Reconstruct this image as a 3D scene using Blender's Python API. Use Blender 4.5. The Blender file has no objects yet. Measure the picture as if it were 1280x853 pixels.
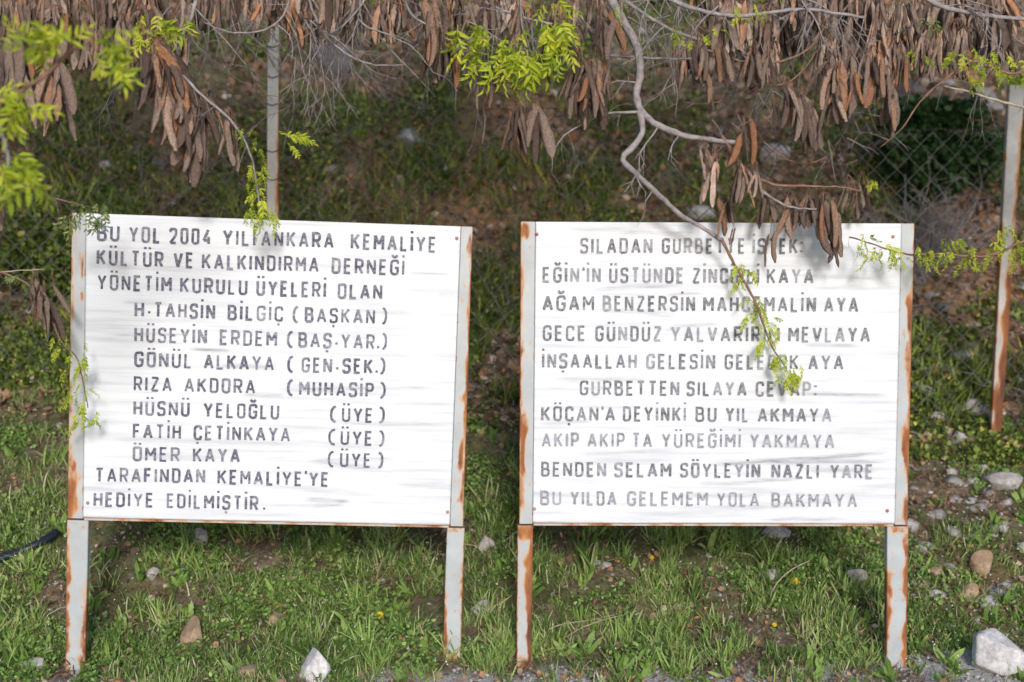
import bpy, math, random
import numpy as np
from mathutils import Vector, Matrix, Euler

random.seed(7)
RNG = np.random.default_rng(11)
SC = bpy.context.scene
COL = SC.collection

# ------------------------------------------------------------------ camera
FPX = 1280 * 50 / 36.0
CAM_Z = 1.8
PITCH = math.radians(-4)
cam_d = bpy.data.cameras.new('camera')
cam = bpy.data.objects.new('camera', cam_d)
COL.objects.link(cam)
cam.location = (0, 0, CAM_Z)
cam.rotation_euler = (math.radians(90) + PITCH, 0, 0)
cam_d.lens = 50
cam_d.sensor_width = 36
cam_d.clip_end = 600
cam_d.dof.use_dof = True
cam_d.dof.focus_distance = 6.0
cam_d.dof.aperture_fstop = 1.5
SC.camera = cam

# ------------------------------------------------------------------ light
SUN_DIR = Vector((-0.09, 1.0, -0.38)).normalized()
EL = math.asin(-SUN_DIR.z)
AZ = math.atan2(-SUN_DIR.x, -SUN_DIR.y)
world = bpy.data.worlds.new('World')
SC.world = world
world.use_nodes = True
wn = world.node_tree
sky = wn.nodes.new('ShaderNodeTexSky')
sky.sky_type = 'NISHITA'
sky.sun_disc = False
sky.sun_elevation = EL
sky.sun_rotation = AZ
sky.air_density = 1.0
sky.dust_density = 0.7
sky.ozone_density = 1.6
bg = wn.nodes['Background']
bg.inputs['Strength'].default_value = 0.15
wn.links.new(sky.outputs[0], bg.inputs[0])
sun_d = bpy.data.lights.new('sun', 'SUN')
sun_d.energy = 2.2
sun_d.angle = math.radians(10)
sun_d.color = (1.0, 0.965, 0.925)
sun = bpy.data.objects.new('sun', sun_d)
sun.rotation_euler = SUN_DIR.to_track_quat('-Z', 'Y').to_euler()
sun.location = (-2, -8, 8)
COL.objects.link(sun)
SC.view_settings.view_transform = 'Standard'
SC.view_settings.look = 'None'
SC.view_settings.exposure = 0.42
SC.view_settings.gamma = 1.0
SC.render.engine = 'CYCLES'


# ------------------------------------------------------------------ helpers
def at(px, py, Y):
    """point seen at pixel (px,py) of the 1280x853 photograph at world depth Y"""
    a = (px - 640) / FPX
    b = -(py - 426.5) / FPX
    dy = math.cos(PITCH) - b * math.sin(PITCH)
    dz = math.sin(PITCH) + b * math.cos(PITCH)
    k = Y / dy
    return Vector((a * k, Y, CAM_Z + dz * k))


def tag(o, label=None, cat=None, group=None, kind=None):
    if label: o['label'] = label
    if cat: o['category'] = cat
    if group: o['group'] = group
    if kind: o['kind'] = kind
    return o


def empty(name, loc, label=None, cat=None, group=None, rot=None):
    o = bpy.data.objects.new(name, None)
    COL.objects.link(o)
    if rot is not None:
        o.matrix_world = Matrix.Translation(loc) @ rot.to_4x4()
    else:
        o.location = loc
    o.empty_display_size = 0.1
    return tag(o, label, cat, group)


def link(name, me, parent=None, loc=None, rot=None, scale=None):
    o = bpy.data.objects.new(name, me)
    COL.objects.link(o)
    if parent is not None: o.parent = parent
    if loc is not None: o.location = loc
    if rot is not None: o.rotation_euler = rot
    if scale is not None: o.scale = scale
    return o


def np_mesh(name, V, T, mat, attrs=None, smooth=False):
    """triangles only"""
    me = bpy.data.meshes.new(name)
    V = np.asarray(V, np.float32); T = np.asarray(T, np.int32)
    me.vertices.add(len(V)); me.vertices.foreach_set('co', V.ravel())
    me.loops.add(T.size); me.loops.foreach_set('vertex_index', T.ravel())
    me.polygons.add(len(T))
    me.polygons.foreach_set('loop_start', np.arange(0, T.size, 3, dtype=np.int32))
    me.polygons.foreach_set('loop_total', np.full(len(T), 3, np.int32))
    if smooth: me.polygons.foreach_set('use_smooth', np.ones(len(T), bool))
    for k, a in (attrs or {}).items():
        at_ = me.attributes.new(k, 'FLOAT', 'POINT')
        at_.data.foreach_set('value', np.asarray(a, np.float32))
    me.update(calc_edges=True)
    me.validate()
    me.materials.append(mat)
    return me


def py_mesh(name, V, Fc, mat, attrs=None, smooth=False):
    me = bpy.data.meshes.new(name)
    me.from_pydata([tuple(v) for v in V], [], Fc)
    if smooth:
        for p in me.polygons: p.use_smooth = True
    for k, a in (attrs or {}).items():
        at_ = me.attributes.new(k, 'FLOAT', 'POINT')
        at_.data.foreach_set('value', np.asarray(a, np.float32))
    me.update()
    me.materials.append(mat)
    return me


def _hash(ix, iy, s):
    n = (ix * 374761393 + iy * 668265263 + s * 1442695041) & 0xFFFFFFFF
    n = ((n ^ (n >> 13)) * 1274126177) & 0xFFFFFFFF
    return ((n ^ (n >> 16)) & 0xFFFF) / 65535.0


def vnoise(x, y, s=0):
    x = np.asarray(x, float); y = np.asarray(y, float)
    ix = np.floor(x).astype(np.int64); iy = np.floor(y).astype(np.int64)
    fx = x - ix; fy = y - iy
    fx = fx * fx * (3 - 2 * fx); fy = fy * fy * (3 - 2 * fy)
    a = _hash(ix, iy, s); b = _hash(ix + 1, iy, s); c = _hash(ix, iy + 1, s); d = _hash(ix + 1, iy + 1, s)
    return (a * (1 - fx) + b * fx) * (1 - fy) + (c * (1 - fx) + d * fx) * fy


def fbm(x, y, s=0, o=4):
    t = 0; a = 1; n = 0
    for i in range(o):
        t = t + a * vnoise(np.asarray(x) * 2 ** i, np.asarray(y) * 2 ** i, s + i); n += a; a *= 0.5
    return t / n


# ------------------------------------------------------------------ terrain
KY = [-60, 3.0, 5.5, 6.05, 8.0, 9.0, 12.0, 18.0, 30, 60, 120]
KZ = [-.3, -.08, -.042, -.027, .83, 1.42, 3.75, 8.0, 14, 20, 24]
_fy = np.arange(-60, 120, .05)
_fz = np.interp(_fy, KY, KZ)
_k = np.ones(9) / 9
_fz = np.convolve(np.pad(_fz, 4, mode='edge'), _k, mode='valid')


def height(x, y):
    x = np.asarray(x, float); y = np.asarray(y, float)
    z = np.interp(y, _fy, _fz)
    ramp = np.clip((y - 6) / 2, 0, 1)
    z = z - .05 * np.clip(x, -6, 6) * ramp
    back = np.clip((y - 8.2) / 1.5, 0, 1)
    mid = np.clip((y - 5.9) / .6, 0, 1)
    z = z + (fbm(x * 3, y * 3, 3, 4) - .5) * (.03 + .07 * mid + .22 * back)
    z = z + (fbm(x * .9, y * .9, 9, 2) - .5) * (.02 + .08 * mid + .5 * back)
    z = z + (fbm(x * 14, y * 14, 21, 2) - .5) * (.012 + .03 * mid)
    return z


def hz(x, y): return float(height(x, y))


def ground_at(px, py):
    prev = None
    for Y in np.arange(5.0, 16, .01):
        p = at(px, py, Y)
        if p.z <= hz(p.x, p.y): return p
    return at(px, py, 9)


# ------------------------------------------------------------------ materials
def new_mat(name):
    m = bpy.data.materials.new(name); m.use_nodes = True
    nt = m.node_tree
    return m, nt, nt.nodes['Principled BSDF']


def N(nt, t, **k):
    n = nt.nodes.new(t)
    for a, b in k.items(): setattr(n, a, b)
    return n


def ramp(nt, fac, stops):
    r = N(nt, 'ShaderNodeValToRGB')
    e = r.color_ramp.elements
    while len(e) < len(stops): e.new(.5)
    for i, (p, c) in enumerate(stops):
        e[i].position = p; e[i].color = (*c, 1)
    nt.links.new(fac, r.inputs[0])
    return r.outputs[0]


def noise(nt, scale, detail=4, rough=.6, vec=None, mapscale=None):
    tc = N(nt, 'ShaderNodeTexCoord')
    out = tc.outputs['Object']
    if mapscale:
        mp = N(nt, 'ShaderNodeMapping'); mp.inputs['Scale'].default_value = mapscale
        nt.links.new(out, mp.inputs[0]); out = mp.outputs[0]
    n = N(nt, 'ShaderNodeTexNoise')
    n.inputs['Scale'].default_value = scale; n.inputs['Detail'].default_value = detail
    n.inputs['Roughness'].default_value = rough
    nt.links.new(out, n.inputs['Vector'])
    return n.outputs['Fac']


def mix(nt, fac, a, b, mode='MIX'):
    m = N(nt, 'ShaderNodeMix', data_type='RGBA', blend_type=mode)
    for s, v in ((m.inputs[0], fac), (m.inputs[6], a), (m.inputs[7], b)):
        if isinstance(v, (float, int)): s.default_value = v
        elif isinstance(v, tuple): s.default_value = (*v, 1)
        else: nt.links.new(v, s)
    return m.outputs[2]


def math_n(nt, op, a, b=None):
    m = N(nt, 'ShaderNodeMath', operation=op, use_clamp=op == 'MULTIPLY')
    for s, v in ((m.inputs[0], a), (m.inputs[1], b)):
        if v is None: continue
        if isinstance(v, (float, int)): s.default_value = v
        else: nt.links.new(v, s)
    return m.outputs[0]


def attr(nt, name):
    a = N(nt, 'ShaderNodeAttribute'); a.attribute_name = name
    return a.outputs['Fac']


def rnd_value(nt):
    """per-piece random: attribute 'rnd' plus the object's own random number"""
    oi = N(nt, 'ShaderNodeObjectInfo')
    s = math_n(nt, 'ADD', attr(nt, 'rnd'), oi.outputs['Random'])
    return math_n(nt, 'FRACT', s)


def bump(nt, bsdf, h, strength=.4, dist=.01):
    b = N(nt, 'ShaderNodeBump'); b.inputs['Strength'].default_value = strength
    b.inputs['Distance'].default_value = dist
    nt.links.new(h, b.inputs['Height']); nt.links.new(b.outputs[0], bsdf.inputs['Normal'])


def leafy(name, stops, rough=.55, trans=.35, nscale=60, namt=.35, spec=.35):
    m, nt, p = new_mat(name)
    c = ramp(nt, rnd_value(nt), stops)
    nz = noise(nt, nscale, 3)
    c = mix(nt, namt, c, ramp(nt, nz, [(.3, (.45, .45, .45)), (.7, (1.25, 1.2, 1.1))]), 'MULTIPLY')
    nt.links.new(c, p.inputs['Base Color'])
    p.inputs['Roughness'].default_value = rough
    p.inputs['Specular IOR Level'].default_value = spec
    if trans:
        t = N(nt, 'ShaderNodeBsdfTranslucent'); nt.links.new(c, t.inputs[0])
        ms = N(nt, 'ShaderNodeMixShader'); ms.inputs[0].default_value = trans
        nt.links.new(p.outputs[0], ms.inputs[1]); nt.links.new(t.outputs[0], ms.inputs[2])
        nt.links.new(ms.outputs[0], nt.nodes['Material Output'].inputs[0])
    return m


M_GRASS = leafy('grass_blade', [(0, (.095, .165, .035)), (.35, (.185, .31, .065)), (.7, (.31, .46, .11)), (.9, (.44, .54, .19)), (1, (.72, .63, .42))], trans=.4)
M_WEED = leafy('weed_leaf', [(0, (.07, .135, .03)), (.4, (.15, .26, .055)), (.8, (.25, .4, .09)), (1, (.4, .5, .16))], trans=.3)
M_DIMMED_WEED = leafy('dimmed_weed_leaf', [(0, (0.0481, 0.0756, 0.0165)), (.4, (0.11, 0.165, 0.0302)), (.8, (0.206, 0.275, 0.0522)), (.95, (0.33, 0.385, 0.0825)), (1, (0.688, 0.55, 0.11))], trans=.25)  # leaf colour darkened to stand in for the slope's dimmer light
M_LITTER = leafy('leaf_litter', [(0, (0.078, 0.0468, 0.0312)), (.35, (0.203, 0.125, 0.0858)), (.7, (0.374, 0.25, 0.172)), (.9, (0.468, 0.218, 0.109)), (1, (0.655, 0.562, 0.468))], rough=.8, trans=.1, spec=.2)
M_POD = leafy('dry_pod_skin', [(0, (.13, .085, .07)), (.3, (.29, .2, .165)), (.6, (.43, .31, .26)), (.8, (.53, .38, .3)), (.9, (.58, .26, .13)), (1, (.68, .54, .46))],
              rough=.6, trans=.22, nscale=25, namt=.75)
_nt = M_POD.node_tree; _p = _nt.nodes['Principled BSDF']
bump(_nt, _p, noise(_nt, 9, 5, .7, mapscale=(4, 4, .9)), .9, .02)
M_LEAF = leafy('young_leaf', [(0, (0.26, 0.35, 0.03)), (.5, (0.5, 0.58, 0.045)), (1, (0.74, 0.76, 0.1))], trans=.5, namt=.3, nscale=30)
M_DULL_LEAF = leafy('olive_leaf', [(0, (0.12, 0.192, 0.06)), (.5, (0.24, 0.336, 0.108)), (1, (0.408, 0.432, 0.168))], trans=.4)
M_PETAL = leafy('yellow_petal', [(0, (.8, .55, .02)), (1, (.85, .65, .05))], trans=.3, namt=.1)
M_WHITEPETAL = leafy('white_petal', [(0, (.75, .75, .8)), (1, (.85, .85, .85))], trans=.2, namt=.1)
M_CONIFER = leafy('dark_needles', [(0, (0.0144, 0.042, 0.0144)), (1, (0.06, 0.132, 0.036))], trans=.15)


def bark(name, a, b, sc=30):
    m, nt, p = new_mat(name)
    n1 = noise(nt, sc, 6, .7)
    c = ramp(nt, n1, [(.3, a), (.7, b)])
    nt.links.new(c, p.inputs['Base Color']); p.inputs['Roughness'].default_value = .85
    p.inputs['Specular IOR Level'].default_value = .25
    bump(nt, p, n1, .7, .006)
    return m


M_BARK = bark('grey_bark', (0.14, 0.119, 0.116), (0.378, 0.336, 0.336))
M_BARK_BROWN = bark('brown_twig_bark', (0.117, 0.065, 0.0455), (0.312, 0.182, 0.13))
M_DEADTWIG = bark('dead_twig_bark', (0.13, 0.11, 0.105), (0.36, 0.32, 0.31))
M_STRAW = bark('straw_stalk', (.25, .2, .13), (.5, .43, .32))


def rock_mat(name, a, b, c3):
    m, nt, p = new_mat(name)
    n1 = noise(nt, 9, 8, .7); n2 = noise(nt, 60, 4, .7)
    c = ramp(nt, n1, [(.3, a), (.55, b), (.75, c3)])
    c = mix(nt, .5, c, ramp(nt, n2, [(.35, (.5, .48, .46)), (.6, (1.1, 1.1, 1.1))]), 'MULTIPLY')
    nt.links.new(c, p.inputs['Base Color']); p.inputs['Roughness'].default_value = .9
    p.inputs['Specular IOR Level'].default_value = .2
    bump(nt, p, n2, .6, .006)
    return m


M_ROCK = rock_mat('limestone', (.17, .155, .15), (.38, .35, .34), (.56, .52, .51))
M_ROCK_PALE = rock_mat('pale_limestone', (.34, .32, .32), (.6, .57, .57), (.74, .71, .71))
M_ROCK_TAN = rock_mat('tan_stone', (0.203, 0.121, 0.0743), (0.351, 0.243, 0.162), (0.486, 0.378, 0.27))
M_ROCK_SHADED = rock_mat('shade_darkened_stone', (0.0648, 0.0594, 0.0594), (0.141, 0.13, 0.13), (0.227, 0.21, 0.206))  # darker copy of the limestone, shade put into the colour


def ground_mat():
    m, nt, p = new_mat('hillside_soil')
    n1 = noise(nt, 1.6, 6, .65); n2 = noise(nt, 22, 8, .75); n3 = noise(nt, 120, 4, .7)
    c = ramp(nt, n2, [(.28, (.08, .052, .036)), (.45, (.22, .155, .11)), (.58, (.38, .29, .22)), (.72, (.55, .46, .38))])
    g = ramp(nt, n2, [(.3, (.05, .065, .022)), (.7, (.19, .21, .08))])
    c = mix(nt, ramp(nt, n1, [(.36, (0, 0, 0)), (.54, (.85, .85, .85))]), c, g)
    c = mix(nt, .6, c, ramp(nt, n3, [(.3, (.45, .45, .45)), (.7, (1.3, 1.25, 1.2))]), 'MULTIPLY')
    gr = ramp(nt, n3, [(.3, (.32, .29, .27)), (.5, (.55, .52, .49)), (.7, (.72, .69, .66))])
    c = mix(nt, attr(nt, 'gravel'), c, gr)
    rd = mix(nt, attr(nt, 'red'), c, ramp(nt, n2, [(.3, (.27, .12, .06)), (.7, (.62, .35, .2))]))
    nt.links.new(rd, p.inputs['Base Color']); p.inputs['Roughness'].default_value = .95
    p.inputs['Specular IOR Level'].default_value = .1
    hs = math_n(nt, 'ADD', n2, math_n(nt, 'MULTIPLY', n3, .4))
    bump(nt, p, hs, .9, .03)
    return m


M_GROUND = ground_mat()


def paint_metal(name, base, dark):
    m, nt, p = new_mat(name)
    n1 = noise(nt, 60, 7, .8, mapscale=(1, 1, .35)); n2 = noise(nt, 12, 4, .6, mapscale=(1, 1, .25)); n4 = noise(nt, 8, 4, .6)
    col = mix(nt, ramp(nt, n4, [(.35, (0, 0, 0)), (.7, (1, 1, 1))]), base, dark)
    r = attr(nt, 'rust')
    k = math_n(nt, 'ADD', r, math_n(nt, 'MULTIPLY', math_n(nt, 'SUBTRACT', n1, .5), 1.5))
    mask = ramp(nt, k, [(.44, (0, 0, 0)), (.76, (1, 1, 1))])
    halo = ramp(nt, k, [(.2, (0, 0, 0)), (.58, (.7, .7, .7))])
    col = mix(nt, halo, col, (.5, .3, .16))
    rustc = ramp(nt, math_n(nt, 'ADD', math_n(nt, 'MULTIPLY', n2, .75), math_n(nt, 'MULTIPLY', k, .3)), [(.44, (.44, .19, .06)), (.6, (.28, .10, .035)), (.8, (.10, .038, .022))])
    col = mix(nt, mask, col, rustc)
    nt.links.new(col, p.inputs['Base Color'])
    rr = ramp(nt, mask, [(0, (.45, .45, .45)), (1, (.92, .92, .92))])
    nt.links.new(rr, p.inputs['Roughness'])
    bump(nt, p, math_n(nt, 'SUBTRACT', math_n(nt, 'MULTIPLY', n1, mask), math_n(nt, 'MULTIPLY', mask, .5)), .8, .004)
    return m


M_FRAME = paint_metal('weathered_grey_paint', (.40, .42, .43), (.32, .335, .35))
M_POSTPAINT = paint_metal('faded_post_paint', (.42, .42, .42), (.28, .28, .28))


def board_mat(name):
    m, nt, p = new_mat(name)
    n1 = noise(nt, 5, 6, .6, mapscale=(.35, 1, 7)); n2 = noise(nt, 14, 5, .7, mapscale=(.25, 1, 9)); n3 = noise(nt, 3, 3)
    c = ramp(nt, n1, [(.3, (.48, .49, .53)), (.48, (.60, .61, .64)), (.7, (.665, .67, .69))])
    s = ramp(nt, n2, [(.3, (.72, .72, .74)), (.42, (1, 1, 1))])
    c = mix(nt, ramp(nt, n3, [(.4, (0, 0, 0)), (.6, (1, 1, 1))]), c, mix(nt, 1.0, c, s, 'MULTIPLY'))
    d = math_n(nt, 'MULTIPLY', math_n(nt, 'MULTIPLY', attr(nt, 'dirt'), 1.5), ramp(nt, noise(nt, 20, 5, .7, mapscale=(.5, 1, 6)), [(.3, (.25, .25, .25)), (.62, (1, 1, 1))]))
    c = mix(nt, d, c, (.24, .24, .27))
    k = math_n(nt, 'ADD', attr(nt, 'rust'), math_n(nt, 'MULTIPLY', math_n(nt, 'SUBTRACT', noise(nt, 40, 5, .7), .5), .8))
    c = mix(nt, ramp(nt, k, [(.3, (0, 0, 0)), (.6, (.8, .8, .8))]), c, (.6, .3, .14))
    nt.links.new(c, p.inputs['Base Color']); p.inputs['Roughness'].default_value = .5
    bump(nt, p, n1, .12, .01)
    return m


M_BOARD = board_mat('white_painted_sheet')


def letter_mat(name, col, wear):
    m, nt, p = new_mat(name)
    n1 = noise(nt, 16, 5, .75, mapscale=(.6, 1, 3)); n2 = noise(nt, 110, 4, .8)
    s = math_n(nt, 'ADD', math_n(nt, 'MULTIPLY', n1, .55), math_n(nt, 'MULTIPLY', n2, .45))
    f = ramp(nt, s, [(.46 - wear * .3, (0, 0, 0)), (.66 - wear * .3, (.62, .62, .62))])
    c = mix(nt, f, col, (.5, .5, .56))
    nt.links.new(c, p.inputs['Base Color']); p.inputs['Roughness'].default_value = .6
    return m


M_LET = [letter_mat('faded_violet_black_paint', (.05, .046, .085), .0), letter_mat('worn_violet_black_paint', (.06, .056, .09), .12),
         letter_mat('faded_grey_black_paint', (.065, .065, .08), .1), letter_mat('worn_grey_black_paint', (.09, .09, .105), .3)]


def plain(name, col, rough=.6, metal=0, nz=None):
    m, nt, p = new_mat(name)
    n1 = noise(nt, nz or 40, 5, .7)
    c = mix(nt, 1.0, (col[0], col[1], col[2]), ramp(nt, n1, [(.3, (.7, .7, .7)), (.7, (1.2, 1.2, 1.2))]), 'MULTIPLY')
    nt.links.new(c, p.inputs['Base Color'])
    p.inputs['Roughness'].default_value = rough; p.inputs['Metallic'].default_value = metal
    return m


M_WIRE = plain('dark_wire', (.05, .045, .045), .7)
M_PIPE = plain('black_plastic', (.015, .018, .035), .35)
M_RUSTY = plain('rusty_iron', (.14, .06, .035), .9)
M_BACKRAIL = plain('unpainted_back_rail', (.05, .03, .022), .9)
M_SCREW = plain('rusty_screw_head', (.42, .22, .17), .8)
M_SCREW_R = plain('red_rusty_screw_head', (.38, .12, .14), .8)
M_ASPHALT = plain('asphalt', (.05, .05, .052), .9, nz=90)


# ------------------------------------------------------------------ ground sheet
def axis(lo, hi, a, b, fine, n):
    l = a - np.geomspace(fine, a - lo, n)[::-1]
    r = b + np.geomspace(fine, hi - b, n)
    l[0] = lo; r[-1] = hi
    return np.concatenate([l, np.arange(a, b + 1e-6, fine), r])


gx = axis(-90, 90, -3.9, 3.9, .035, 36)
gy = axis(-50, 115, 5.1, 12.8, .035, 36)
GX, GY = np.meshgrid(gx, gy)
GZ = height(GX, GY)
nx_, ny_ = len(gx), len(gy)
idx = np.arange(nx_ * ny_).reshape(ny_, nx_)
a_, b_, c_, d_ = idx[:-1, :-1].ravel(), idx[:-1, 1:].ravel(), idx[1:, 1:].ravel(), idx[1:, :-1].ravel()
T_ = np.concatenate([np.stack([a_, b_, c_], 1), np.stack([a_, c_, d_], 1)])
fx, fy = GX.ravel(), GY.ravel()
grav_n = fbm(fx * 2.5, fy * 2.5, 40, 3)
EDGE = 5.97 + .14 * np.clip((fx - 1.5) * 3, 0, 1) + .22 * (vnoise(fx * 1.5, fx * 0, 5) - .5) + .10 * np.clip(fx, -2, 2.5) * .4
grav = np.clip((EDGE - fy) * 9 + (grav_n - .5) * 2.2, 0, 1) * np.clip((fx + 3) * .35 + .35, .25, 1)
cen = ground_at(655, 230)
red = np.exp(-(((fx - cen.x) / .65) ** 2 + ((fy - cen.y) / .7) ** 2)) + .8 * np.exp(-(((fx - 3.4) / .7) ** 2 + ((fy - 9.3) / 1.1) ** 2))
c2 = ground_at(1265, 745)
red = np.clip(red + .5 * np.exp(-(((fx - c2.x) / .25) ** 2 + ((fy - c2.y) / .2) ** 2)), 0, 1)
g = link('ground', np_mesh('ground', np.stack([fx, fy, GZ.ravel()], 1), T_, M_GROUND, {'gravel': grav, 'red': red}, True))
tag(g, kind='structure')
# the road the photographer stands on
rx = np.linspace(-80, 80, 81); rv = []; rf = []
for i, x in enumerate(rx):
    for y in (-4.0, 4.2):
        rv.append((x, y, max(hz(x, y) for y in (-4., -2., 0, 2, 4.2)) + .03))
for i in range(80): rf.append((2 * i, 2 * i + 2, 2 * i + 3, 2 * i + 1))
tag(link('road', py_mesh('road', rv, rf, M_ASPHALT)), kind='structure')


# ------------------------------------------------------------------ scatter machinery
def frames(d, roll=None):
    """rotation matrices whose z axis is d (N,3)"""
    d = d / np.linalg.norm(d, axis=1, keepdims=True)
    r = RNG.normal(size=d.shape)
    x = np.cross(r, d); x /= np.linalg.norm(x, axis=1, keepdims=True)
    y = np.cross(d, x)
    return np.stack([x, y, d], 2)


def scatter(name, temps, pos, R, S, mat, rnd, parent=None, kind='stuff', smooth=False, off=None):
    """temps: list of (V,T); S scalar-per-item or (N,3)"""
    pos = np.asarray(pos); n = len(pos)
    S = np.asarray(S)
    if S.ndim == 1: S = np.repeat(S[:, None], 3, 1)
    pick = RNG.integers(0, len(temps), n)
    VV = []; TT = []; AA = []; base = 0
    for k, (v, t) in enumerate(temps):
        m = pick == k
        c = int(m.sum())
        if not c: continue
        v = np.asarray(v, float); t = np.asarray(t)
        w = np.einsum('nij,nvj->nvi', R[m], v[None] * S[m][:, None, :]) + pos[m][:, None, :]
        VV.append(w.reshape(-1, 3))
        TT.append((t[None] + (np.arange(c) * len(v))[:, None, None] + base).reshape(-1, 3))
        AA.append(np.repeat(rnd[m], len(v)))
        base += c * len(v)
    V = np.concatenate(VV)
    if off is not None: V = V - np.array(off)
    o = link(name, np_mesh(name, V, np.concatenate(TT), mat, {'rnd': np.concatenate(AA)}, smooth), parent)
    if kind: o['kind'] = kind
    return o


def t_blade(bend, width=.045):
    """unit-height blade along z"""
    v = []; hs = (0, .4, .75)
    for h in hs:
        w = width * (1 - .35 * h)
        o = bend * h * h
        v += [(-w, o, h - .25 * abs(bend) * h * h), (w, o, h - .25 * abs(bend) * h * h)]
    v.append((0, bend, 1 - .35 * abs(bend)))
    return (v, [(0, 1, 3), (0, 3, 2), (2, 3, 5), (2, 5, 4), (4, 5, 6)])


def t_leaf(w=.4, fold=.12, droop=.2):
    """unit leaf along z, folded on the midrib"""
    v = [(0, 0, 0), (-w * .8, fold, .35), (0, 0, .4), (w * .8, fold, .35), (-w * .6, fold - droop * .5, .72), (0, -droop * .6, .75), (w * .6, fold - droop * .5, .72), (0, -droop, 1)]
    t = [(0, 2, 1), (0, 3, 2), (1, 2, 5), (1, 5, 4), (2, 3, 6), (2, 6, 5), (4, 5, 7), (5, 6, 7)]
    return (v, t)


def t_chip(w=.5):
    return ([(-w * .6, 0, 0), (w * .6, .05, .1), (w, .1, .6), (0, 0, 1), (-w, .12, .5)], [(0, 1, 2), (0, 2, 4), (4, 2, 3)])


def ico():
    p = (1 + 5 ** .5) / 2
    V = np.array([(-1, p, 0), (1, p, 0), (-1, -p, 0), (1, -p, 0), (0, -1, p), (0, 1, p), (0, -1, -p), (0, 1, -p), (p, 0, -1), (p, 0, 1), (-p, 0, -1), (-p, 0, 1)], float)
    V /= np.linalg.norm(V[0])
    T = [(0, 11, 5), (0, 5, 1), (0, 1, 7), (0, 7, 10), (0, 10, 11), (1, 5, 9), (5, 11, 4), (11, 10, 2), (10, 7, 6), (7, 1, 8), (3, 9, 4), (3, 4, 2), (3, 2, 6), (3, 6, 8), (3, 8, 9), (4, 9, 5), (2, 4, 11), (6, 2, 10), (8, 6, 7), (9, 8, 1)]
    return V, np.array(T)


def ico_sub(n):
    V, T = ico()
    V = list(map(tuple, V)); T = [tuple(t) for t in T]
    for _ in range(n):
        cache = {}; out = []

        def md(a, b):
            k = (min(a, b), max(a, b))
            if k not in cache:
                p = np.array(V[a]) + np.array(V[b]); p /= np.linalg.norm(p)
                V.append(tuple(p)); cache[k] = len(V) - 1
            return cache[k]
        for a, b, c in T:
            x, y, z = md(a, b), md(b, c), md(c, a)
            out += [(a, x, z), (b, y, x), (c, z, y), (x, y, z)]
        T = out
    return np.array(V), np.array(T)


IV, IT = ico()
IV2, IT2 = ico_sub(3)


def pebble():
    v = IV * (1 + .25 * RNG.normal(size=(12, 1))).clip(.6, 1.4)
    return (v * np.array([1, .8, .55]), IT)


def in_view(n, y0, y1, power=1.0):
    n = int(n * 1.22)                                       # a margin beyond both sides of the frame
    y = y0 + (y1 - y0) * RNG.random(n) ** power
    x = (RNG.random(n) * 2 - 1) * (.375 * y + .9)
    return x, y


def upright(n, spread):
    d = RNG.normal(size=(n, 3)) * spread
    d[:, 2] = 1
    return frames(d)


BLADES = [t_blade(b, w) for b in (.1, .3, .55, .8) for w in (.02, .036)]
BROADB = [t_blade(b, w) for b in (.3, .6) for w in (.1, .14)]
LEAVES = [t_leaf(.35, .1, .2), t_leaf(.5, .15, .1), t_leaf(.42, .05, .35)]
CHIPS = [t_chip(.35), t_chip(.55), t_chip(.18)]


def clumpy(x, y, f, s, thr, soft=.12):
    return RNG.random(len(x)) < np.clip((fbm(x * f, y * f, s, 3) - thr) / soft, 0, 1)


LEGX = [at(p, 830, 6.0).x for p in (94, 563, 655, 1121)]


def trim(x, y, hh, tint):
    k = off_legs(x, y)
    x, y = x[k], y[k]
    return x, y, (hh[k] if len(hh) == len(k) else hh), (tint[k] if len(tint) == len(k) else tint), len(x)


def off_legs(x, y):
    k = np.ones(len(x), bool)
    for lx in LEGX: k &= ~((np.abs(x - lx) < .055) & (y < 6.03))
    return k


# front grass: fine blades
x, y = in_view(340000, 5.72, 8.3, 1.15)
keep = clumpy(x, y, 2.6, 60, .47, .13) & clumpy(x, y, 8, 61, .47, .12)
keep &= ~((y < 6.0) & (RNG.random(len(x)) < np.where(x > -.5, .8, .45))) & ~((x > 1.45) & (y < 6.12) & (RNG.random(len(x)) < .93))
keep &= ~((x > 1.85) & (y < 8) & (RNG.random(len(x)) < .55))
x, y = x[keep][:140300], y[keep][:140300]
n = len(x)
hh = (.03 + .06 * RNG.random(n) ** 1.6) * (.7 + .7 * fbm(x * 3, y * 3, 63, 2))
tint = np.clip(fbm(x * 1.5, y * 1.5, 62, 2) * .7 + RNG.normal(size=n) * .16, 0, .999)
x, y, hh, tint, n = trim(x, y, hh, tint)
tag(scatter('grass', BLADES, np.stack([x, y, height(x, y) - .005], 1), upright(n, .38), hh, M_GRASS, tint),
    'green spring grass growing round the sign legs', 'grass')
# taller lusher tufts along the road edge and round stones
tx, ty = in_view(330, 5.85, 7.6, 1.5)
k = ~((tx > 1.75)) & ~((ty < 6.03) & (RNG.random(len(tx)) < .75))
tx, ty = tx[k], ty[k]
per = 50
x = np.repeat(tx, per) + RNG.normal(size=len(tx) * per) * .03
y = np.repeat(ty, per) + RNG.normal(size=len(tx) * per) * .03
n = len(x)
hh = np.repeat(.07 + .09 * RNG.random(len(tx)), per) * (.5 + .6 * RNG.random(n))
tint = np.clip(np.repeat(.35 + .5 * RNG.random(len(tx)), per) + RNG.normal(size=n) * .1, 0, .95)
x, y, hh, tint, n = trim(x, y, hh, tint)
tag(scatter('grass_tufts', BLADES, np.stack([x, y, height(x, y) - .005], 1), upright(n, .45), hh, M_GRASS, tint),
    'taller bright grass tufts scattered along the front of the bank', 'grass')
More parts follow.
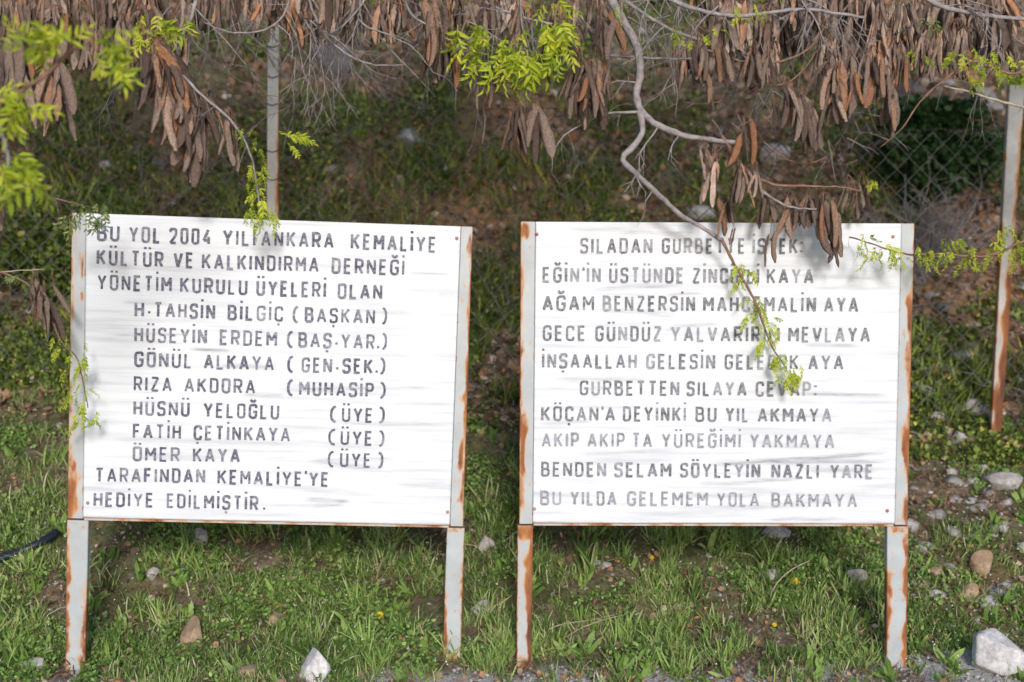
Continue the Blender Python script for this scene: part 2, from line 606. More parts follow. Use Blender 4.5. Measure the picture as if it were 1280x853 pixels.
# broad bladed weeds in front
tx, ty = in_view(300, 5.8, 7.8, 1.4)
per = 9
x = np.repeat(tx, per) + RNG.normal(size=len(tx) * per) * .012
y = np.repeat(ty, per) + RNG.normal(size=len(tx) * per) * .012
n = len(x)
hh = np.repeat(.05 + .07 * RNG.random(len(tx)), per) * (.6 + .5 * RNG.random(n))
tint = np.clip(np.repeat(.2 + .6 * RNG.random(len(tx)), per) + RNG.normal(size=n) * .08, 0, .88)
x, y, hh, tint, n = trim(x, y, hh, tint)
tag(scatter('broad_leaved_weeds', BROADB, np.stack([x, y, height(x, y) - .005], 1), upright(n, .6), hh, M_GRASS, tint),
    'broad bladed green rosettes among the front grass', 'weeds')
# small-leaved ground weeds, front
x, y = in_view(150000, 5.75, 8.4, 1.0)
keep = clumpy(x, y, 3.3, 80, .47, .12)
keep &= ~((x > 1.8) & (RNG.random(len(x)) < .5)) & ~((x > 1.45) & (y < 6.12) & (RNG.random(len(x)) < .93))
x, y = x[keep][:63440], y[keep][:63440]
n = len(x)
x, y, hh, tint, n = trim(x, y, hh, tint)
tag(scatter('ground_weeds', LEAVES, np.stack([x, y, height(x, y) + .045 * RNG.random(n) ** 1.3], 1), upright(n, 1.4), .009 + .017 * RNG.random(n), M_WEED, np.clip(RNG.random(n), 0, .999)),
    'small leaved green ground cover under the grass', 'weeds')
# weeds behind the fence, dim light put into their leaf colour
x, y = in_view(330000, 7.7, 12.2, 1.1)
pxl = 640 + FPX * x / y
thr = .385 + .10 * np.clip((y - 9.4) / 1.2, 0, 1) + .06 * (pxl > 1120)
keep = RNG.random(len(x)) < np.clip((fbm(x * 2.2, y * 2.2, 90, 3) - thr) / .12, 0, 1)
keep &= ~((np.abs(x - cen.x) < .5) & (np.abs(y - cen.y) < .65) & (RNG.random(len(x)) < .85))
keep &= ~((pxl > 575) & (pxl < 665) & (y < 8.25) & (RNG.random(len(x)) < .7))
x, y = x[keep][:164700], y[keep][:164700]
n = len(x)
clump = fbm(x * 7, y * 7, 91, 2)
tag(scatter('hillside_weeds', LEAVES, np.stack([x, y, height(x, y) + .16 * clump * RNG.random(n)], 1), upright(n, 1.2), .014 + .026 * RNG.random(n), M_DIMMED_WEED, np.clip(RNG.random(n) * .8 + clump * .2, 0, .999)),
    'green weeds, darkened in colour for dim light, covering the slope behind the wire fence', 'weeds')
x, y = in_view(60000, 8.0, 11, 1.2)
keep = clumpy(x, y, 2.0, 95, .48, .1)
x, y = x[keep][:19520], y[keep][:19520]; n = len(x)
tag(scatter('hillside_grass', BLADES, np.stack([x, y, height(x, y)], 1), upright(n, .5), .08 + .14 * RNG.random(n), M_DIMMED_WEED, .3 + .69 * RNG.random(n)),
    'long grass, darkened in colour for dim light, on the slope behind the wire fence', 'grass')
# litter
x, y = in_view(90000, 5.6, 12.6, .95)
keep = (RNG.random(len(x)) < .55 + .45 * (y > 8)) & (fbm(x * 2.2, y * 2.2, 90, 3) < .62)
x, y = x[keep][:56120], y[keep][:56120]; n = len(x)
d = RNG.normal(size=(n, 3)); d[:, 2] *= .35
sz = np.where(y > 7.8, .02 + .055 * RNG.random(n), .010 + .026 * RNG.random(n))
tag(scatter('leaf_litter', CHIPS, np.stack([x, y, height(x, y) + .004 + .02 * RNG.random(n)], 1), frames(d), sz, M_LITTER, RNG.random(n) ** 1.2 * .98),
    'dry brown leaves and fallen pods on the bank', 'leaf litter')
# dead straw between the green
x, y = in_view(16000, 5.75, 8.0, 1.0); keep = fbm(x * 4, y * 4, 71, 2) > .42
x, y = x[keep], y[keep]; n = len(x)
tag(scatter('dead_grass', BLADES, np.stack([x, y, height(x, y)], 1), upright(n, 1.3), .03 + .06 * RNG.random(n), M_LITTER, .55 + .44 * RNG.random(n)),
    'dead straw coloured grass stems lying between the green blades', 'grass')
# gravel and rubble
x, y = in_view(16000, 5.45, 8.6, 1.3)
keep = (RNG.random(len(x)) < np.where(y < 5.98 + .14 * (x > 1.45), .95, .3))
x, y = x[keep], y[keep]; n = len(x)
sz = .004 + .014 * RNG.random(n) ** 3
tag(scatter('gravel', [pebble() for _ in range(6)], np.stack([x, y, height(x, y) + sz * .3], 1), upright(n, .5), sz, M_ROCK, RNG.random(n), smooth=False),
    'pale gravel and stone chips along the foot of the bank', 'gravel')
x, y = in_view(3600, 6.4, 12.4, .9)
keep = (fbm(x * 1.3, y * 1.3, 130, 2) > .5 - .12 * (x > .27 * y)) & ((y > 7.7) | (x > .26 * y)) & (RNG.random(len(x)) < np.where(x > .27 * y, .85, .14))
x, y = x[keep], y[keep]; n = len(x)
sz = .015 + .07 * RNG.random(n) ** 3
tag(scatter('hillside_rubble', [pebble() for _ in range(8)], np.stack([x, y, height(x, y) - sz * .12], 1), upright(n, .6), sz, M_ROCK, RNG.random(n)),
    'grey stone rubble lying on the slope behind the fence', 'rubble')
# tiny white flowers
x, y = in_view(2600, 5.8, 8.2, 1.0)
keep = clumpy(x, y, 2.4, 120, .4, .2); x, y = x[keep][:1098], y[keep][:1098]; n = len(x)
fl = ([(math.cos(a) * r, math.sin(a) * r, 0) for a in np.arange(0, 6.28, math.pi / 5) for r in [1 if int(round(a / (math.pi / 5))) % 2 else .45]] + [(0, 0, -.1)])
nf = len(fl) - 1
flt = (fl, [(i, (i + 1) % nf, nf) for i in range(nf)])
d = np.tile(np.array([[0, -1., .7]]), (n, 1)) + RNG.normal(size=(n, 3)) * .3
tag(scatter('small_white_flowers', [flt], np.stack([x, y, height(x, y) + .03 + .05 * RNG.random(n)], 1), frames(d), .002 + .0028 * RNG.random(n), M_WHITEPETAL, RNG.random(n)),
    'tiny white flowers dotted through the grass', 'flowers')


# ------------------------------------------------------------------ tubes
class Buf:
    def __init__(s): s.v = []; s.f = []; s.r = []

    def tube(s, pts, rad, sides=5, rnd=.5, cap=True):
        pts = [Vector(p) for p in pts]
        if len(pts) < 2: return
        b = len(s.v)
        up = Vector((.3, .9, .2)).normalized()
        n = len(pts)
        for i, p in enumerate(pts):
            t = (pts[min(i + 1, n - 1)] - pts[max(i - 1, 0)])
            if t.length < 1e-9: t = Vector((0, 0, 1))
            t.normalize()
            u = (up - t * up.dot(t))
            if u.length < 1e-3: u = t.orthogonal()
            u.normalize(); w = t.cross(u); up = u
            r = rad[i] if hasattr(rad, '__len__') else rad
            for k in range(sides):
                a = 2 * math.pi * k / sides
                s.v.append(p + u * (math.cos(a) * r) + w * (math.sin(a) * r)); s.r.append(rnd)
        for i in range(n - 1):
            for k in range(sides):
                a0 = b + i * sides + k; a1 = b + i * sides + (k + 1) % sides
                s.f.append((a0, a1, a1 + sides, a0 + sides))
        if cap:
            s.f.append(tuple(b + k for k in range(sides))[::-1])
            s.f.append(tuple(b + (n - 1) * sides + k for k in range(sides)))

    def build(s, name, mat, parent=None, origin=None, smooth=True, **k):
        o_ = Vector(origin) if origin is not None else Vector((0, 0, 0))
        me = py_mesh(name, [v - o_ for v in s.v], s.f, mat, {'rnd': s.r}, smooth)
        return link(name, me, parent)


def spline(pts, step=.03):
    """Catmull-Rom through pts"""
    P = [Vector(p) for p in pts]
    P = [P[0] * 2 - P[1]] + P + [P[-1] * 2 - P[-2]]
    out = []
    for i in range(1, len(P) - 2):
        n = max(2, int((P[i + 1] - P[i]).length / step))
        for k in range(n):
            t = k / n
            a, b, c, d = P[i - 1], P[i], P[i + 1], P[i + 2]
            out.append(.5 * ((2 * b) + (-a + c) * t + (2 * a - 5 * b + 4 * c - d) * t * t + (-a + 3 * b - 3 * c + d) * t ** 3))
    out.append(P[-2])
    return out


def knobby(pts, r0, r1, jit=.12, wob=.0025):
    n = len(pts)
    rad = [(r0 + (r1 - r0) * i / (n - 1)) * (1 + random.uniform(-jit, jit)) for i in range(n)]
    q = [p + Vector((random.uniform(-wob, wob), random.uniform(-wob, wob), random.uniform(-wob, wob))) for p in pts]
    return q, rad


def walk(buf, p, d, length, r, depth=2, grav=.12, sides=4, kink=.35, step=.03):
    """a crooked twig with side twigs"""
    pts = [Vector(p)]; d = Vector(d).normalized(); n = max(3, int(length / step))
    for i in range(n):
        d = (d + Vector((random.uniform(-1, 1), random.uniform(-.7, .7), random.uniform(-1, 1))) * kink * .5 + Vector((0, 0, -grav * .3))).normalized()
        pts.append(pts[-1] + d * step)
        if depth > 0 and i > 0 and random.random() < .3:
            sd = (d + Vector((random.uniform(-1, 1), random.uniform(-.6, .6), random.uniform(-1, .6))) * 1.1).normalized()
            walk(buf, pts[-1], sd, length * random.uniform(.25, .55), r * .62, depth - 1, grav, 3, kink, step)
    buf.tube(pts, [r * (1 - .65 * i / n) for i in range(n + 1)], sides, random.random(), cap=False)
    return pts


# ------------------------------------------------------------------ rocks
def rock(px, py, wpx, hpx, label, mat=M_ROCK, tilt=0, sink=.25, seed=None, flat=.8):
    """stands on the ground; (px,py) is the middle of the visible stone"""
    p = ground_at(px, py + hpx * .35)
    sc = p.y / FPX
    w, h = wpx * sc / 2, hpx * sc / 2
    rs = np.random.default_rng(int(px * 13 + py))
    v = IV2.copy()
    for _ in range(10):                                   # plane cuts give facets
        nrm = rs.normal(size=3); nrm /= np.linalg.norm(nrm)
        dd = rs.uniform(.38, .72)
        s = v @ nrm - dd
        v = v - np.where(s > 0, s, 0)[:, None] * nrm[None] * .95
    v = v * (1 + .05 * (fbm(v[:, 0] * 4 + 9, v[:, 1] * 4 + v[:, 2] * 3, int(px), 3) - .5)[:, None])
    v = v / np.abs(v).max(0)
    v = v * np.array([w, (w + h) / 2 * flat, h * 1.25])
    t = math.radians(tilt)
    v = v @ np.array([[math.cos(t), 0, math.sin(t)], [0, 1, 0], [-math.sin(t), 0, math.cos(t)]])
    o = link('rock', np_mesh('rock', v, IT2, mat, None, False), None, (p.x, p.y, hz(p.x, p.y) + h * (1 - sink * 1.6)))
    tag(o, label, 'rock', 'loose rocks on the bank')
    return o


for a in [
    (393, 836, 44, 46, 'pale pointed rock at the bottom edge below the left board', M_ROCK_PALE),
    (243, 793, 36, 40, 'beige upright rock in the grass right of the leftmost sign leg', M_ROCK_TAN),
    (48, 834, 40, 20, 'low grey rock in the bottom left corner'),
    (190, 720, 22, 18, 'small round grey stone below the lower left of the left board'),
    (348, 776, 28, 15, 'small flat pinkish stone in the grass under the left board', M_ROCK_TAN),
    (308, 841, 32, 24, 'crumbly pinkish stone at the bottom edge left of the pale pointed rock', M_ROCK_TAN),
    (250, 672, 22, 22, 'small upright stone just under the bottom edge of the left board'),
    (1208, 742, 40, 20, 'orange tan oblong stone tilted down to the right', M_ROCK_TAN, 35),
    (1229, 707, 32, 32, 'round yellowish tan stone right of the right board', M_ROCK_TAN),
    (1168, 716, 26, 14, 'small pinkish stone beside the rightmost sign leg', M_ROCK_TAN),
    (1258, 822, 82, 56, 'big pale grey boulder in the bottom right corner', M_ROCK_PALE, 0, .2),
    (1258, 733, 24, 14, 'small blue grey flat stone above the big pale boulder'),
    (965, 724, 28, 22, 'rounded grey stone in the grass beneath the right board'),
    (1070, 726, 34, 24, 'broad grey stone left of the rightmost sign leg'),
    (968, 669, 44, 20, 'grey rock touching the shadow under the right board'),
    (605, 683, 30, 18, 'grey oblong stone between the two inner sign legs', M_ROCK, 30),
    (607, 713, 20, 16, 'round beige stone between the two inner sign legs', M_ROCK_TAN),
    (603, 762, 40, 20, 'cracked grey stone low between the two inner sign legs'),
    (752, 706, 26, 12, 'flat grey stone right of the rusty inner leg'),
    (1200, 448, 38, 18, 'pale stone behind the fence left of the leaning fence post'),
    (1160, 494, 44, 24, 'grey rock behind the fence beside the right board edge'),
    (1222, 512, 44, 26, 'grey rock at the foot of the leaning fence post'),
    (1166, 524, 34, 18, 'flat grey rock below another beside the right board edge'),
    (1260, 556, 44, 26, 'tan stone right of the foot of the leaning fence post', M_ROCK_TAN),
    (1255, 604, 54, 24, 'wide pinkish grey slab at the right edge below the fence'),
    (1225, 128, 62, 30, 'pale boulder high on the slope at the upper right'),
    (1140, 118, 46, 24, 'grey boulder high on the slope left of the pale boulder', M_ROCK_SHADED),
    (970, 190, 42, 24, 'grey boulder on the slope above the right board', M_ROCK),
    (872, 272, 44, 22, 'grey rock peeping over the top edge of the right board'),
    (512, 172, 34, 24, 'bluish grey rock on the slope above the left board', M_ROCK),
    (420, 78, 60, 44, 'large grey boulder with shade put into its colour behind the bare twigs at the top', M_ROCK_SHADED),
    (452, 70, 30, 16, 'orange brown stone behind the bare twigs at the top', M_ROCK_TAN),
    (200, 208, 30, 16, 'grey stone on the slope above the left board corner', M_ROCK_SHADED),
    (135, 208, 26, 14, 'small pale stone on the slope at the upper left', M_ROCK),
    (1180, 385, 26, 14, 'small grey stone behind the fence by the right board top', M_ROCK_SHADED),
    (1215, 410, 40, 18, 'reddish stone behind the fence near the leaning post', M_ROCK_TAN),
]:
    rock(*a)


# ------------------------------------------------------------------ sign boards
def rot3(yaw, pit, rol):
    return Matrix.Rotation(yaw, 3, 'Z') @ Matrix.Rotation(pit, 3, 'X') @ Matrix.Rotation(rol, 3, 'Y')


T = .152
W = dict(A=.56, B=.5, C=.48, D=.5, E=.44, F=.44, G=.5, H=.5, I=.135, K=.52, L=.43, M=.6, N=.52, O=.5, P=.48, R=.5, S=.48, T=.5, U=.5, V=.54, Y=.54, Z=.5)
W.update({'(': .34, ')': .34, '.': .14, ':': .14, "'": .13, '2': .48, '0': .48, '4': .52})
GL = {
    'A': [[(0, 0), (.5, 1), (1, 0)], [(.18, .3), (.82, .3)]],
    'B': [[(0, 0), (0, 1), (.92, 1, .17), (.92, .53, .17), (0, .53)], [(0, .53), (1, .53, .17), (1, 0, .17), (0, 0)]],
    'C': [[(1, .74), (1, 1, .2), (0, 1, .2), (0, 0, .2), (1, 0, .2), (1, .26)]],
    'D': [[(0, 0), (0, 1), (1, 1, .24), (1, 0, .24), (0, 0)]],
    'E': [[(1, 1), (0, 1), (0, 0), (1, 0)], [(0, .52), (.88, .52)]],
    'F': [[(1, 1), (0, 1), (0, 0)], [(0, .52), (.88, .52)]],
    'G': [[(1, .76), (1, 1, .2), (0, 1, .2), (0, 0, .2), (1, 0, .2), (1, .47), (.55, .47)]],
    'H': [[(0, 0), (0, 1)], [(1, 0), (1, 1)], [(0, .52), (1, .52)]],
    'I': [[(.5, 0), (.5, 1)]],
    'K': [[(0, 0), (0, 1)], [(1, 1), (0, .38)], [(.32, .6), (1, 0)]],
    'L': [[(0, 1), (0, 0), (1, 0)]],
    'M': [[(0, 0), (0, 1), (.5, .38), (1, 1), (1, 0)]],
    'N': [[(0, 0), (0, 1), (1, 0), (1, 1)]],
    'O': [[(.5, 1), (0, 1, .22), (0, 0, .22), (1, 0, .22), (1, 1, .22), (.5, 1)]],
    'P': [[(0, 0), (0, 1), (1, 1, .18), (1, .45, .18), (0, .45)]],
    'R': [[(0, 0), (0, 1), (1, 1, .18), (1, .47, .18), (0, .47)], [(.5, .47), (1, 0)]],
    'S': [[(1, .78), (1, 1, .18), (0, 1, .18), (0, .53, .18), (1, .53, .18), (1, 0, .18), (0, 0, .18), (0, .22)]],
    'T': [[(0, 1), (1, 1)], [(.5, 1), (.5, 0)]],
    'U': [[(0, 1), (0, 0, .22), (1, 0, .22), (1, 1)]],
    'V': [[(0, 1), (.5, 0), (1, 1)]],
    'Y': [[(0, 1), (.5, .45), (1, 1)], [(.5, .45), (.5, 0)]],
    'Z': [[(0, 1), (1, 1), (0, 0), (1, 0)]],
    '2': [[(0, .76), (0, 1, .18), (1, 1, .18), (1, .6, .15), (0, 0), (1, 0)]],
    '4': [[(1, .24), (0, .24), (.7, 1)], [(.78, 0), (.78, .5)]],
    '(': [[(1, 1.08), (.45, 1.0), (.1, .8), (0, .55), (0, .4), (.1, .16), (.45, -.04), (1, -.12)]],
    ')': [[(0, 1.08), (.55, 1.0), (.9, .8), (1, .55), (1, .4), (.9, .16), (.55, -.04), (0, -.12)]],
    '.': [[(.5, -.03), (.5, .14)]],
    ':': [[(.5, .0), (.5, .15)], [(.5, .62), (.5, .77)]],
    "'": [[(.5, 1.08), (.5, .82)]],
}
GL['0'] = GL['O']
BASE = {'Ç': 'C', 'Ğ': 'G', 'İ': 'I', 'Ö': 'O', 'Ş': 'S', 'Ü': 'U'}


def rounded(pts):
    out = []
    n = len(pts)
    for i, p in enumerate(pts):
        if len(p) > 2 and 0 < i < n - 1:
            P = Vector(p[:2]); A = Vector(pts[i - 1][:2]); B = Vector(pts[i + 1][:2])
            da, db = (A - P), (B - P)
            r = min(p[2], da.length * .49, db.length * .49)
            a = P + da.normalized() * r; b = P + db.normalized() * r
            for k in range(5):
                t = k / 4
                out.append((1 - t) ** 2 * a + 2 * t * (1 - t) * P + t * t * b)
        else:
            out.append(Vector(p[:2]))
    return out


def ribbon(pts, t, V, Fc, z):
    for i in range(1, len(pts) - 1):                       # sharp corners: two overlapping bars
        d1 = (pts[i] - pts[i - 1]); d2 = (pts[i + 1] - pts[i])
        if d1.length > 1e-6 and d2.length > 1e-6 and d1.normalized().dot(d2.normalized()) < -.25:
            ribbon(pts[:i + 1], t, V, Fc, z)
            ribbon(pts[i:], t, V, Fc, z + .0002)
            return
    closed = (pts[0] - pts[-1]).length < 1e-4
    if closed: pts = pts[:-1]
    n = len(pts); b = len(V)
    for i in range(n):
        if closed: a, c = pts[i - 1], pts[(i + 1) % n]
        else: a, c = pts[max(i - 1, 0)], pts[min(i + 1, n - 1)]
        p = pts[i]
        d1 = (p - a) if (p - a).length > 1e-6 else (c - p)
        d2 = (c - p) if (c - p).length > 1e-6 else d1
        d1 = d1.normalized(); d2 = d2.normalized()
        n1 = Vector((-d1.y, d1.x)); n2 = Vector((-d2.y, d2.x))
        m = (n1 + n2)
        m = n1 if m.length < 1e-3 else m.normalized()
        k = min(1 / max(m.dot(n1), .3), 1.7)
        V.append((*(p + m * t * k), z)); V.append((*(p - m * t * k), z))
    for i in range(n if closed else n - 1):
        j = (i + 1) % n
        Fc.append((b + 2 * i, b + 2 * i + 1, b + 2 * j + 1, b + 2 * j))


def layout(word):
    """strokes of a word in cap-height units, and its width"""
    x = 0; out = []
    for li, ch in enumerate(word):
        g = BASE.get(ch, ch); w = W[g]
        T2 = T / 2
        for st in GL[g]:
            out.append((li, x, w, st))
        cx = x + w / 2
        if ch in 'ÖÜ':
            for s in (-.13, .13): out.append((li, None, None, [Vector((cx + s, 1.12)), Vector((cx + s, 1.25))]))
        if ch == 'İ': out.append((li, None, None, [Vector((cx, 1.14)), Vector((cx, 1.28))]))
        if ch == 'Ğ': out.append((li, None, None, [Vector((cx - .15, 1.27)), Vector((cx - .06, 1.15)), Vector((cx + .06, 1.15)), Vector((cx + .15, 1.27))]))
        if ch in 'ÇŞ': out.append((li, None, None, [Vector((cx, -.1)), Vector((cx - .02, -.24))]))
        x += w + (.17 if ch not in ".'" else .14)
    return out, x - .17


def write(lines, pix2loc, panel, y_front):
    for (cap, wear, words) in lines:
        V = []; Fc = []; z = 0
        for (word, x0, y0, x1, y1) in words:
            st, wid = layout(word)
            a = Vector(pix2loc(x0, y0)); b = Vector(pix2loc(x1, y1))
            e = b - a; sx = e.length / wid
            e.normalize(); up = Vector((0, 1))
            c = cap * 6.0 / FPX
            slope = (b.y - a.y) / (b.x - a.x)
            thick = T * c / 2 * 1.05
            letters = {}
            for (li, gx0, gw, s) in st:
                letters.setdefault(li, [])
                if gx0 is None: q = [Vector((p.x * sx, p.y * c)) for p in s]
                else:
                    m = [(gx0 * sx + thick + (p[0]) * max(gw * sx - 2 * thick, 0) if gw > .2 else gx0 * sx + gw * sx * .5,
                          thick + p[1] * (c - 2 * thick), *([p[2] * c] if len(p) > 2 else [])) for p in s]
                    q = rounded(m)
                q = [Vector((a.x + p.x + random.uniform(-1, 1) * c * .006, a.y + p.x * slope + p.y + random.uniform(-1, 1) * c * .006)) for p in q]
                z += 1
                letters[li].append((q, z % 5 * .00012))
            for strokes in letters.values():
                V = []; Fc = []
                tk = thick * random.uniform(.88, 1.1)
                for q, zz in strokes: ribbon(q, tk, V, Fc, zz)
                link('letter', py_mesh('letter', [(v[0], y_front - v[2], v[1]) for v in V], Fc, M_LET[min(wear + (random.random() < .22), wear // 2 * 2 + 1)]), panel)


def box_grid(corners, y0, y1, nu, nv, rust_fn, name, mat, parent):
    """a bar whose front outline is corners=(bl,br,tl,tr) in local (x,z); front at y0, back at y1"""
    bl, br, tl, tr = [Vector(c) for c in corners]
    V = []; Fc = []; R = []

    def P(u, v):
        return (bl * (1 - u) + br * u) * (1 - v) + (tl * (1 - u) + tr * u) * v

    def sheet(fn, nu, nv, ru, flip):
        b = len(V)
        for j in range(nv + 1):
            for i in range(nu + 1):
                u, v = i / nu, j / nv
                V.append(fn(u, v)); R.append(ru(u, v))
        for j in range(nv):
            for i in range(nu):
                q = (b + j * (nu + 1) + i, b + j * (nu + 1) + i + 1, b + (j + 1) * (nu + 1) + i + 1, b + (j + 1) * (nu + 1) + i)
                Fc.append(q[::-1] if flip else q)
    bev = .003
    w = (br - bl).length; e = bev / w if w else 0
    sheet(lambda u, v: (P(e + u * (1 - 2 * e), v).x, y0, P(u, v).y), nu, nv, rust_fn, False)
    sheet(lambda u, v: (P(u, v).x, y1, P(u, v).y), 1, 1, lambda u, v: .3, True)
    for s in (0, 1):                                       # bevel + flank
        ee = e if s == 0 else 1 - e
        sheet(lambda u, v: (P(ee * (1 - u) + s * u, v).x, y0 + bev * u, P(s, v).y), 1, nv, lambda u, v: rust_fn(s, v) + .12, s == 0)
        sheet(lambda u, v: (P(s, v).x, y0 + bev + (y1 - y0 - bev) * u, P(s, v).y), 2, nv, lambda u, v: rust_fn(s, v) + .1, s == 0)
    for t in (0, 1):
        sheet(lambda u, v: (P(u, t).x, y0 + (y1 - y0) * v, P(u, t).y), 1, 1, lambda u, v: .6, t == 0)
    return link(name, py_mesh(name, V, Fc, mat, {'rust': R}), parent)


def blobs(lst, base=0.0, seed=0):
    """rust map: (u, half u, v, half v, strength)"""
    def f(u, v):
        r = base
        for (uc, uh, vc, vh, s) in lst:
            uh2 = uh * (.35 + 1.1 * float(vnoise(v * 17 + uc * 7, seed, seed + 3)))
            du = abs(u - uc) / uh2; dv = abs(v - vc) / vh
            r = max(r, s * math.exp(-du ** 3) * math.exp(-dv ** 4))
        r += (float(vnoise(v * 30 + seed, u * 5, seed)) - .5) * .35 * (r > .05)
        r = max(r, .62 * max(0., float(vnoise(v * 60, u * 5 + seed, seed + 9)) - .72) / .28)
        return r
    return f


def sign(C, ang, w, h, panel_x, leg_px, lines, rust, streaks, screws, label, py_bot):
    M3 = rot3(*ang)
    ct = Vector(C)
    drop = h / 2 + .66
    base = ct + M3 @ Vector((0, 0, -drop))
    root = empty('sign_board', base, label, 'sign board', 'two painted sign boards by the road', M3)
    camp = Vector((0, 0, CAM_Z))
    nrm = M3 @ Vector((0, 1, 0))
    inv = M3.inverted()

    def loc(px, py, yoff=0.0):
        d = at(px, py, 1.0) - camp
        t = (ct + nrm * yoff - camp).dot(nrm) / d.dot(nrm)
        q = inv @ (camp + d * t - ct)
        return (q.x, q.z + drop)
    zt, zb = drop + h / 2, drop - h / 2
    xl, xr = -w / 2, w / 2
    (pl_t, pl_b, pr_t, pr_b) = panel_x
    plt, plb = loc(pl_t, 300)[0], loc(pl_b, 640)[0]
    prt, prb = loc(pr_t, 300)[0], loc(pr_b, 640)[0]
    # panel with dirt attribute
    nu, nv = 230, 150
    st = []
    for (x0, y0, x1, y1, th, s) in streaks:
        a = loc(x0, y0); b = loc(x1, y1); st.append((a, b, th * 6 / FPX, s))
    u, v = np.meshgrid(np.linspace(0, 1, nu + 1), np.linspace(0, 1, nv + 1))
    X = (plb * (1 - v) + plt * v) * (1 - u) + (prb * (1 - v) + prt * v) * u
    Z = zb + .004 + (zt - zb - .004) * v
    dirt = np.zeros_like(X)
    for (a, b, th, s) in st:
        tt = (X - a[0]) / (b[0] - a[0])
        zc = a[1] + (b[1] - a[1]) * tt + .006 * (vnoise(X * 9, Z * 0, int(a[0] * 50) + 7) - .5)
        along = np.clip(tt * 5, 0, 1) * np.clip((1 - tt) * 5, 0, 1)
        dirt = np.maximum(dirt, s * along * np.exp(-np.abs((Z - zc) / th) ** 1.5))
    trail = np.zeros_like(X)
    for (px, py, _r) in screws:
        sx_, sz_ = loc(px, py)
        trail = np.maximum(trail, np.exp(-((X - sx_) / .006) ** 2) * np.where(Z < sz_ + .004, np.exp(-np.maximum(sz_ - Z, 0) / .025), 0) * .62)
    edge_r = trail + np.clip(1 - (Z - zb) / .022, 0, 1) * (.35 + .3 * vnoise(X * 12, Z * 0, 3)) + .3 * np.clip(1 - (zt - Z) / .008, 0, 1)
    wob = .0016 * (fbm(X * 1.3, Z * 7, 5, 2) - .5)
    Yv = np.full_like(X, -.003) + wob
    V = np.stack([X.ravel(), Yv.ravel(), Z.ravel()], 1)
    ii = np.arange(V.shape[0]).reshape(nv + 1, nu + 1)
    a_, b_, c_, d_ = ii[:-1, :-1].ravel(), ii[:-1, 1:].ravel(), ii[1:, 1:].ravel(), ii[1:, :-1].ravel()
    T1 = np.concatenate([np.stack([a_, b_, c_], 1), np.stack([a_, c_, d_], 1)])
    nV = len(V)
    ring = np.concatenate([ii[0, :], ii[1:, -1], ii[-1, -2::-1], ii[-2:0:-1, 0]])
    Vb = V[ring] + np.array([0, .006, 0]); V2 = np.concatenate([V, Vb])
    k = np.arange(len(ring)); kn = (k + 1) % len(ring)
    T2 = np.concatenate([np.stack([ring[k], nV + k, nV + kn], 1), np.stack([ring[k], nV + kn, ring[kn]], 1)])
    att = {'dirt': np.concatenate([dirt.ravel(), dirt.ravel()[ring]]), 'rust': np.concatenate([edge_r.ravel(), edge_r.ravel()[ring]])}
    panel = link('panel', np_mesh('panel', V2, np.concatenate([T1, T2]), M_BOARD, att, False), root)
    back = py_mesh('back_sheet', [(plb + .01, .0055, zb + .01), (prb - .01, .0055, zb + .01), (prt - .01, .0055, zt - .01), (plt + .01, .0055, zt - .01)], [(3, 2, 1, 0)], M_BACKRAIL)
    link('back_sheet', back, root)
    write(lines, loc, panel, -.0055)
    # frame
    gap = .0015
    box_grid(((xl, zb), (plb - gap, zb), (xl, zt), (plt - gap, zt)), -.001, .034, 10, 170, rust[0], 'stile', M_FRAME, root)
    box_grid(((prb + gap, zb), (xr, zb), (prt + gap, zt), (xr, zt)), -.001, .034, 10, 170, rust[1], 'stile', M_FRAME, root)
    box_grid(((plb + .002, zb - .007), (prb - .002, zb - .007), (plb + .002, zb + .002), (prb - .002, zb + .002)), -.001, .03, 120, 1, lambda u, v: .25 + .5 * float(vnoise(u * 30, 0, 8)), 'bottom_rail', M_FRAME, root)
    box_grid(((xl + .05, zb + .012), (xr - .05, zb + .012), (xl + .05, zb + .05), (xr - .05, zb + .05)), .036, .07, 2, 1, lambda u, v: .8, 'back_rail', M_BACKRAIL, root)
    box_grid(((xl + .05, zt - .06), (xr - .05, zt - .06), (xl + .05, zt - .02), (xr - .05, zt - .02)), .036, .07, 2, 1, lambda u, v: .8, 'back_rail', M_BACKRAIL, root)
    # legs, a little wider than the stiles and reaching into the ground
    for (x0t, x1t, x0b, x1b, yb), rf in zip(leg_px, rust[2:]):
        yt = py_bot
        q = [loc(x0b, yb + 25, .003), loc(x1b, yb + 25, .003), loc(x0t, yt, .003), loc(x1t, yt, .003)]
        top = zb - .0085
        q[2] = (q[2][0], top); q[3] = (q[3][0], top)
        box_grid(q, .002, .042, 10, 90, rf, 'leg', M_FRAME, root)
    for (px, py, red_) in screws:
        x, z = loc(px, py)
        b = Buf(); b.tube([(x, -.0105, z), (x, -.006, z), (x, .0, z)], [.004, .0075, .0075], 8)
        b.build('screw', M_SCREW_R if red_ else M_SCREW, root)
    return root


